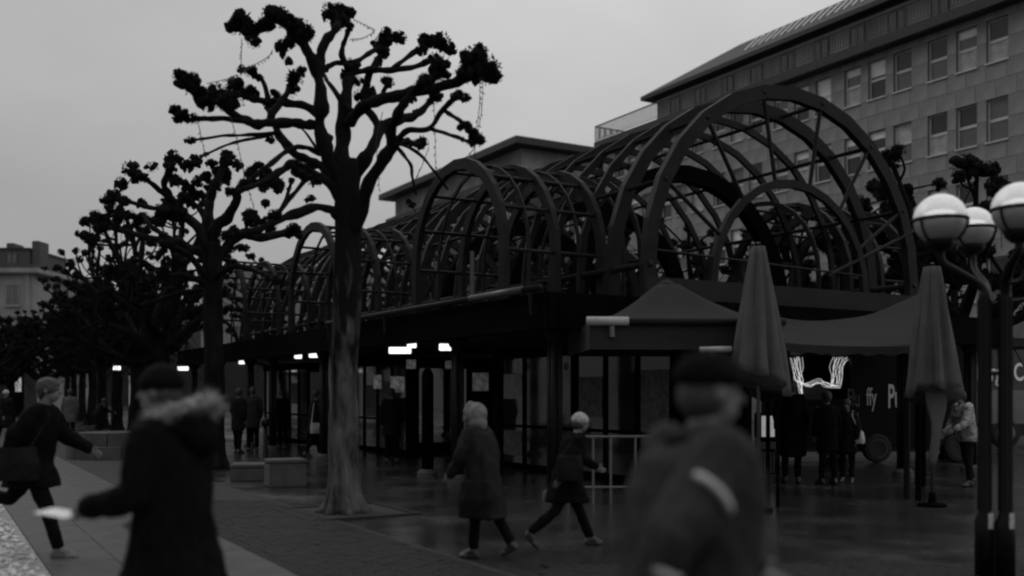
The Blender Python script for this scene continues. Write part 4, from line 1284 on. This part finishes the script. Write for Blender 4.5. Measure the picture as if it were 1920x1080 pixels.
MB().box(-.13, .13, -.012, -.001, .80, 1.22).build('display', mat('cooler_display', .7, .5, .6, 7, emit=.22), fz)
MB().box(-.16, .16, 0, .5, .74, 1.28, .02).build('top', M_steelb, fz)
MB().box(-.15, .15, -.03, -.001, .56, .70).build('drawer', M_alu, fz)
for k in range(5):
    MB().box(-.14 + k * .06, -.115 + k * .06, -.02, -.001, .08, .50).build('grille_bar', M_alu, fz)

# ================================================================== PEOPLE
def person(label, loc, yaw, H=1.72, lean=4, legs=((18, 5), (-18, 14)), arms=((-15, 15), (18, 20)), hem=.62, top=None, trous=None, hat='hair', hat_m=None,
           vox=.014, hands='relaxed', head_turn=0, head_pitch=0, bulk=1.0, extra=None, face=True, group=None, splay=.10, shoes=None):
    """x right, y forward, z up in the person's own frame; angles in degrees, forward positive"""
    k = H / 1.75
    top = top or M_dark; trous = trous or M_black; hat_m = hat_m or M_black
    root = empty('person', (loc[0], loc[1], 0), yaw, label, 'person', group)
    # --- skeleton
    hipz = .93
    feet = []
    def leg(sx, h, kf, pz):
        h, kf = R(h), R(kf)
        hip = Vector((sx * .095, 0, pz))
        knee = hip + Vector((sx * .01, math.sin(h) * .44, -math.cos(h) * .44))
        sa = h - kf
        ank = knee + Vector((0, math.sin(sa) * .43, -math.cos(sa) * .43))
        fp = R(8) if sa > -.25 else -sa * 1.0
        toe = ank + Vector((sx * .02, math.cos(fp) * .17, -math.sin(fp) * .17 - .05))
        heel = ank + Vector((0, -.05 * math.cos(fp), -.065 + .05 * math.sin(fp)))
        return hip, knee, ank, toe, heel
    t0 = [leg(s, *l, hipz) for s, l in zip((-1, 1), legs)]
    low = min(min(q[3].z, q[4].z) for q in t0) - .025
    pz = hipz - low
    lg = [leg(s, *l, pz) for s, l in zip((-1, 1), legs)]
    ln = R(lean)
    spine = Vector((0, math.sin(ln), math.cos(ln)))
    fwd = Vector((0, math.cos(ln), -math.sin(ln)))
    rt = Vector((1, 0, 0))
    pel = Vector((0, 0, pz + .03))
    at = lambda t: pel + spine * t
    ar = []
    for sx, (sa, ef) in zip((-1, 1), arms):
        sh = at(.475) + rt * sx * .19
        a = R(sa); e = R(sa + ef)
        el = sh + Vector((sx * splay * .6, math.sin(a) * .29, -math.cos(a) * .29))
        wr = el + Vector((-sx * splay * .2, math.sin(e) * .25, -math.cos(e) * .25))
        ar.append((sh, el, wr))
    nk = at(.54)
    HR = Matrix.Rotation(R(head_turn), 3, 'Z') @ Matrix.Rotation(R(-head_pitch) - ln * .4, 3, 'X')
    hc = nk + spine * .15 + Vector((0, .025, 0))         # head centre
    hp = lambda x, y, z: hc + HR @ Vector((x, y, z))
    # --- body, one continuous skin
    b = MB()
    for (hip, knee, ank, toe, heel) in lg:
        b.cap(hip, .075, knee, .052); b.cap(knee, .050, ank, .036); b.cap(ank, .034, toe, .024); b.cap(ank, .034, heel, .026)
    tl = [(-.06, .145, .095), (.08, .135, .09), (.22, .13, .09), (.36, .155, .10), (.46, .16, .09), (.53, .075, .06)]
    b.loft([(at(t), rt * rx, fwd * ry) for t, rx, ry in tl])
    for sh, el, wr in ar:
        b.cap(sh, .052, el, .040); b.cap(el, .038, wr, .026)
    b.cap(nk - spine * .03, .056, hc + Vector((0, -.01, -.05)), .052)
    b.ell(hp(0, -.012, .025), (.076, .097, .098), HR)
    b.ell(hp(0, .028, -.045), (.058, .062, .072), HR)
    b.ell(hp(0, .045, -.088), (.032, .034, .026), HR)
    if face:
        b.cap(hp(0, .088, .012), .009, hp(0, .112, -.024), .015)
        b.ell(hp(0, .112, -.028), (.017, .012, .010), HR, 2)
        b.ell(hp(0, .088, -.056), (.024, .012, .007), HR, 2); b.ell(hp(0, .086, -.068), (.021, .012, .007), HR, 2)
        for sx in (-1, 1):
            b.ell(hp(sx * .078, -.008, -.005), (.010, .020, .033), HR, 2)
            b.ell(hp(sx * .030, .080, .028), (.022, .012, .008), HR, 2)
    for q, (sh, el, wr) in enumerate(ar):
        sx = (-1, 1)[q]
        d = (wr - el).normalized()
        across = (fwd - d * fwd.dot(d)).normalized() if abs(fwd.dot(d)) < .9 else (Vector((0, 0, 1)) - d * d.z).normalized()
        nrm = d.cross(across) * 1.0
        if nrm.dot(rt) * sx > 0: nrm = -nrm              # palm faces the body
        pc = wr + d * .085
        b.loft([(wr, across * .026, nrm * .020), (wr + d * .04, across * .036, nrm * .017), (pc, across * .041, nrm * .014), (pc + d * .012, across * .036, nrm * .011)], 12)
        curl = .95 if hands == 'grip' else .45
        for o_, l_ in ((.031, .068), (.011, .078), (-.010, .073), (-.030, .056)):
            p0 = pc + across * o_
            d1 = (d * math.cos(curl * .5) + nrm * math.sin(curl * .5)); d2 = (d * math.cos(curl * 1.3) + nrm * math.sin(curl * 1.3))
            p1 = p0 + d1 * l_ * .5; p2 = p1 + d2 * l_ * .5
            b.cap(p0, .0098, p1, .0088, 8); b.cap(p1, .0088, p2, .0075, 8)
        th0 = wr + d * .03 + across * .03
        th1 = th0 + (d * .6 + across * .6 + nrm * .4).normalized() * .038
        th2 = th1 + (d * .9 + across * .15 + nrm * .4).normalized() * .032
        b.cap(th0, .013, th1, .011, 8); b.cap(th1, .011, th2, .0085, 8)
    S = Matrix.Scale(k, 4)
    def out(nm, b, m, v, par=root, **kw):
        me = blob(b, v, **kw); me.transform(S)
        return link(nm, me, m, par)
    out('body', b, M_skin, min(vox, .010), smooth=2)
    if face:
        for sx in (-1, 1):
            e = MB().ell(hp(sx * .030, .083, .014) , (.010, .008, .009), HR, 2).mesh('eye', True); e.transform(S); link('eye', e, M_hair, root)
    # --- trousers
    b = MB()
    b.loft([(pel + spine * .10, rt * .16 * bulk, fwd * .115 * bulk), (pel, rt * .17 * bulk, fwd * .12 * bulk), (pel - Vector((0, 0, .10)), rt * .16 * bulk, Vector((0, 1, 0)) * .11)])
    for (hip, knee, ank, toe, heel) in lg:
        b.cap(hip - Vector((0, 0, .03)), .095, knee, .073); b.cap(knee, .072, ank + (knee - ank).normalized() * .03, .058)
    out('trousers', b, trous, vox, smooth=3, disp=.012, dscale=10, seed=H * 7)
    # --- shoes
    for (hip, knee, ank, toe, heel) in lg:
        b = MB(); ti = (ank - toe) * .12; b.cap(ank, .050, toe + ti, .036); b.cap(ank, .052, heel, .040); b.cap(heel, .038, toe + ti, .036)
        for sx in (-.018, .018): b.cap(toe + (heel - toe) * .35 + Vector((sx, 0, .0)), .038, toe + (heel - toe) * .10 + Vector((sx * .8, 0, 0)), .034)
        out('shoe', b, shoes or M_shoe, min(vox, .012), smooth=2)
    # --- coat: torso, skirt, sleeves, collar
    g = bulk
    b = MB()
    lv = [(.555, .085, .075), (.52, .13, .095), (.46, .205 * g, .125 * g), (.36, .20 * g, .145 * g), (.22, .19 * g, .145 * g), (.10, .19 * g, .145 * g), (.0, .20 * g, .15 * g)]
    L_ = [(at(t), rt * rx, fwd * ry) for t, rx, ry in lv]
    hz = hem * pz / .93
    kd = [ (q[0] + (q[1] - q[0]) * min(1, max(0, (pz - hz) / .44))) for q in lg]
    cy, dy = (kd[0].y + kd[1].y) / 2, abs(kd[0].y - kd[1].y)
    for f in (.35, .7, 1.0):
        z = pel.z + (hz - pel.z) * f
        if pel.z - z < .03: continue
        L_.append((Vector((0, cy * f, z)), rt * (.20 + .02 * f) * g, Vector((0, 1, 0)) * (.15 * g + dy * .5 * f)))
    b.loft(L_, 20)
    for sh, el, wr in ar:
        b.cap(sh - rt * math.copysign(.03, sh.x), .086 * g, el, .070 * g); b.cap(el, .070 * g, wr + (el - wr).normalized() * .01, .052 * g)
    out('coat', b, top, vox, smooth=3, disp=.020, dscale=8, seed=H * 13 + lean)
    # --- headwear
    def crown(nm, m, z0, pad, tall, back=0.0):
        b = MB()
        prof = [(z0, .070 + pad, .088 + pad), (z0 + .03, .078 + pad, .100 + pad), (.06, .076 + pad, .098 + pad), (.095, .060 + pad, .078 + pad), (.115 + tall * .6, .038 + pad, .050 + pad), (.128 + tall, .012, .016)]
        b.loft([(hp(0, -.012 - back * (1 if z < .05 else .5), z), HR @ rt * rx, HR @ Vector((0, 1, 0)) * ry) for z, rx, ry in prof], 20)
        return b
    if hat == 'hair':
        b = crown('hair', M_hair, -.03, .010, .0, .012)
        b.ell(hp(0, -.06, -.03), (.072, .055, .07), HR)
        out('hair', b, M_hair, min(vox, .010), smooth=2, disp=.008, dscale=30, seed=H)
    elif hat == 'beanie':
        b = crown('hat', hat_m, .005, .018, .014)
        out('knit_hat', b, hat_m, min(vox, .010), smooth=2, disp=.005, dscale=30, seed=H)
        h = MB(); h.ell(hp(0, -.028, -.012), (.080, .086, .088), HR); out('hair', h, M_hair, min(vox, .010), smooth=2)
    elif hat == 'cap':
        b = crown('hat', hat_m, .022, .024, .006)
        b.ell(hp(0, .108, .040), (.066, .048, .009), HR, 3)
        out('cap', b, hat_m, min(vox, .010), smooth=2, disp=.005, dscale=20, seed=H)
        h = MB(); h.ell(hp(0, -.030, -.010), (.080, .084, .088), HR); out('hair', h, M_hair, min(vox, .010), smooth=2)
    elif hat == 'hood':
        b = MB()
        b.ell(hp(0, -.035, .02), (.118, .130, .135), HR); b.ell(hp(0, -.05, -.09), (.115, .115, .10), HR)
        out('hood', b, hat_m, vox, smooth=3, disp=.010, dscale=12, seed=H)
        ring = MB()
        pts = [hp(.098 * math.cos(a), .055 - .02 * math.sin(a), .02 + .125 * math.sin(a)) for a in [R(20 * q) for q in range(18)]]
        for i in range(18): ring.cap(pts[i], .030, pts[(i + 1) % 18], .030, 8)
        out('hood_trim', ring, hat_m, vox, smooth=2, disp=.012, dscale=40, seed=H)
    if extra: extra(dict(root=root, hp=hp, at=at, rt=rt, fwd=fwd, spine=spine, ar=ar, lg=lg, pel=pel, out=out, k=k, S=S, hc=hc, HR=HR, nk=nk))
    return root

LEFT, RIGHT, AWAY, TOWARD = R(90), R(-90), 0.0, R(180)   # yaw: facing left / right in the picture, away, towards the camera
def at_px(px, d): return (P(px, 735, d).x, d)

# --- man in the right foreground, walking to the right, flat cap, reflective bands on the sleeve
def ex_right(c):
    sh, el, wr = c['ar'][1]
    for f, (p0, p1), r0 in ((.55, (sh, el), .100), (.45, (el, wr), .082)):
        d = (p1 - p0).normalized(); q = p0 + (p1 - p0) * f
        x = (c['rt'] - d * c['rt'].dot(d)).normalized(); y = d.cross(x)
        m = MB().rings([[q + d * z + (x * math.cos(R(12 * i)) + y * math.sin(R(12 * i))) * rr_ for z, rr_ in ((-.010, r0 * .9), (-.010, r0 * 1.08), (.010, r0 * 1.08), (.010, r0 * .9))] for i in (range(-3, 6) if f > .5 else range(-2, 4))])
        me = m.mesh('reflective_band', True); me.transform(c['S']); link('reflective_band', me, M_reflect, c['root'])
    b = MB()                                             # rolled collar and scarf
    for i in range(20):
        a, a2 = R(18 * i), R(18 * (i + 1))
        f = lambda t: c['nk'] + c['rt'] * .090 * math.cos(t) + c['fwd'] * .088 * math.sin(t) + c['spine'] * (.012 + .012 * math.sin(t + 1))
        b.cap(f(a), .030, f(a2), .030, 8)
    c['out']('collar', b, M_grey, .010, smooth=3, disp=.01, dscale=18, seed=3)
person('man in dark cap and grey jacket with pale sleeve bands, close in the right foreground', at_px(1282, 3.25), R(-72), 1.80, lean=6, legs=((24, 8), (-22, 12)), arms=((30, 25), (-52, 30)), hem=.72,
       top=mat('slate_jacket', .024, .8, .3, 6, .35, 50, spec=.08), hat='cap', hat_m=M_black, vox=.010, bulk=1.36, extra=ex_right, splay=.16)

# --- man in the left foreground, facing left, beanie, fur-lined hood, sheet of paper in his hand
def fur(c, pts, r_, n, seed, nm='fur_trim'):
    rs_ = random.Random(seed)
    b = MB()
    for i in range(len(pts) - 1): b.cap(pts[i], r_, pts[i + 1], r_, 8)
    o = c['out'](nm, b, M_fur, .012, smooth=2, disp=.015, dscale=30, seed=seed)
    hb = MB()
    for q in range(n):
        i = rs_.randrange(len(pts) - 1); p = pts[i].lerp(pts[i + 1], rs_.random())
        d = Vector((rs_.gauss(0, 1), rs_.gauss(0, 1), rs_.gauss(0, 1))).normalized()
        t = (pts[i + 1] - pts[i]).normalized(); d = (d - t * d.dot(t)).normalized()
        base = p + d * r_ * .8; e = base + (d + Vector((rs_.gauss(0, .4), rs_.gauss(0, .4), rs_.gauss(-.2, .4)))) * rs_.uniform(.018, .045)
        s2 = d.cross(t) * .003
        hb.bm.faces.new([hb.bm.verts.new(v) for v in (base - s2, base + s2, e)])
    me = hb.mesh('fur_hair'); me.transform(c['S']); oo = link('fur_hair', me, M_fur, o); oo['kind'] = 'stuff'
def ex_left(c):
    nk, rt, fwd, sp = c['nk'], c['rt'], c['fwd'], c['spine']
    b = MB()
    b.ell(nk - fwd * .12 - sp * .03, (.155, .115, .105), None); b.ell(nk - fwd * .19 - sp * .09, (.12, .07, .11), None)
    c['out']('hood', b, M_black, .012, smooth=3, disp=.012, dscale=12, seed=5)
    pts = [nk + rt * .150 * math.cos(t) + fwd * (-.085 + .155 * math.sin(t)) + sp * (.035 - .045 * math.sin(t)) for t in [R(118 + 304 * i / 17 + 0) for i in range(18)]]
    fur(c, pts, .040, 2600, 8)
    sh, el, wr = c['ar'][0]
    d = (wr - el).normalized(); q = wr + d * .15
    me = MB().loft([(q + rt * -.085 + Vector((0, .03, .012)), Vector((0, .085, .012)), Vector((0, 0, .0012))), (q + rt * .085 + Vector((0, .03, .018)), Vector((0, .085, .012)), Vector((0, 0, .0012)))], 4)
    me = me.mesh('paper'); me.transform(c['S'])
    o = link('paper_sheet', me, M_paper, None); o.matrix_world = Matrix.Translation(c['root'].location) @ Matrix.Rotation(c['root'].rotation_euler[2], 4, 'Z')
    tag(o, 'small white sheet of paper in the left hand of the man with fur hood', 'paper')
person('man in black parka with pale fur hood and knit hat, left foreground', at_px(328, 5.2), R(82), 1.80, lean=5, legs=((20, 6), (-20, 16)), arms=((8, 66), (4, 50)), hem=.46,
       top=M_black, hat='beanie', vox=.010, bulk=1.25, extra=ex_left, hands='grip')

# --- striding man at the left edge
def ex_bag(px_off, r_=(.09, .19, .15), z=-.0, m=None, side=-1, nm='bag', label=None):
    def f(c):
        p = c['pel'] + c['rt'] * side * .27 + Vector((0, -.06, z))
        b = MB(); b.loft([(p + Vector((0, 0, -r_[2])), c['rt'] * r_[0], Vector((0, r_[1], 0))), (p, c['rt'] * r_[0] * 1.1, Vector((0, r_[1] * 1.05, 0))), (p + Vector((0, 0, r_[2])), c['rt'] * r_[0] * .6, Vector((0, r_[1] * .9, 0)))], 16, .6)
        me = blob(b, .014, smooth=3, disp=.012, dscale=9, seed=2); me.transform(c['S'])
        mw = Matrix.Translation(c['root'].location) @ Matrix.Rotation(c['root'].rotation_euler[2], 4, 'Z')
        o = link(nm, me, m or M_dark); o.matrix_world = mw
        tag(o, label, 'bag')
        sh = c['at'](.50) + c['rt'] * side * .13
        t = MB().tube([p + Vector((0, -.12, r_[2] * .9)), sh + Vector((0, -.10, -.05)), sh + Vector((0, .0, .055)), sh + Vector((0, .10, -.05)), p + Vector((0, .12, r_[2] * .9))], .014, 8).mesh('strap'); t.transform(c['S'])
        link('strap', t, m or M_dark, o)
    return f
person('dark clad man striding right at the left edge of the picture', (gnd(64, 1046).x, gnd(140, 1046).y), R(-84), 1.84, lean=10, legs=((-36, 62), (20, 4)), arms=((30, 30), (-40, 25)), hem=.70, top=M_black, hat='hair',
       vox=.014, bulk=1.15, shoes=mat('grey_trainer', .10, .6, .3, 20), extra=ex_bag(0, (.08, .20, .16), -.02, M_dark, 1, 'shoulder_bag', 'dark shoulder bag of the striding man at the left edge'))
# --- hooded woman and woman in pale hat in the middle
wp = gnd(898, 1046)
person('woman in hooded dark grey coat walking left with a bag, right of the large tree', (P(905, 735, wp.y).x, wp.y), R(62), 1.52, lean=8, legs=((6, 4), (-14, 18)), arms=((18, 20), (-14, 20)), hem=.46, top=mat('charcoal_coat', .013, .8, .3, 5, .3, 50, spec=.08), hat='hood',
       hat_m=mat('hood_grey', .12, .85, .3, 12, .4, 50), vox=.014, bulk=1.28, extra=ex_bag(0, (.10, .20, .22), -.28, M_dark, -1, 'tote_bag', 'dark bulky bag carried by the woman in the hooded coat'))
wp = gnd(1080, 1028)
person('woman in pale knit hat and black coat striding right in the middle', (P(1062, 735, wp.y).x, wp.y), R(-72), 1.50, lean=14, legs=((28, 6), (-26, 26)), arms=((32, 30), (-40, 15)), hem=.62, top=M_black, hat='beanie', hat_m=M_light,
       vox=.014, bulk=1.12, extra=ex_bag(0, (.09, .17, .16), .12, M_dark, 1, 'handbag', 'dark handbag on the arm of the woman in the pale hat'))
# --- people further away
def far_p(label, px, py_feet, yaw, H=1.72, **kw):
    q = gnd(px, py_feet)
    kw.setdefault('vox', .022); kw.setdefault('face', False)
    return person(label, (q.x, q.y), yaw, H, **kw)
STAND = dict(legs=((3, 1), (-3, 2)), arms=((4, 14), (-2, 12)), lean=2)
far_p('person in grey jacket and dark trousers seen from behind near the round bench', 131, 826, R(8), 1.74, top=mat('grey_jacket', .06, .85, .2, 6), **STAND)
far_p('dark crouched person beside the person in grey jacket', 181, 822, R(-40), 1.5, lean=28, legs=((40, 60), (20, 50)), arms=((50, 20), (40, 30)))
far_p('person in white hat and dark jacket at the left picture edge', 9, 836, R(-120), 1.7, hat='beanie', hat_m=M_light, legs=((14, 4), (-12, 10)), arms=((-12, 15), (14, 15)))
far_p('left one of the two dark figures beside the second tree', 446, 850, R(-30), 1.74, **STAND)
far_p('right one of the two dark figures beside the second tree', 474, 846, R(25), 1.78, top=M_grey, **STAND)
far_p('dark figure under the arcade just right of the large trunk', 735, 868, R(20), 1.74, top=M_dark, **STAND)
far_p('dark figure with pale bag under the arcade left of the large trunk', 590, 858, R(-60), 1.70, top=M_dark, legs=((14, 4), (-14, 10)), extra=ex_bag(0, (.08, .14, .14), -.2, M_light, 1, 'shopping_bag', 'pale shopping bag carried under the arcade left of the large trunk'))
far_p('figure in dark coat waiting under the arcade by the far kiosk', 530, 842, R(60), 1.72, top=M_black, **STAND)
far_p('tall black coated person queueing at the food truck next to the closed parasol', 1484, 905, R(-12), 1.86, top=M_black, hem=.45, bulk=1.15, **STAND)
far_p('dark person in the middle of the food truck queue', 1552, 908, R(14), 1.66, top=M_black, **STAND)
far_p('person with a white bag at the right of the food truck queue', 1588, 905, R(150), 1.52, top=M_dark, extra=ex_bag(0, (.08, .15, .13), -.02, mat('white_bag', .35, .7, .2, 8), -1, 'white_bag', 'white bag of the last person in the food truck queue'), **STAND)
far_p('person in shiny patterned puffer jacket leaning beside the globe lamp posts', 1812, 912, R(100), 1.68, lean=10, legs=((4, 8), (-8, 10)), arms=((20, 40), (10, 30)), hem=.80,
      top=mat('shiny_puffer', .14, .22, .9, 9, .9, 14, spec=.8, stretch=(1, 1, 1.6)), trous=M_dark, bulk=1.2)

bpy.data.scenes.remove(TMP)
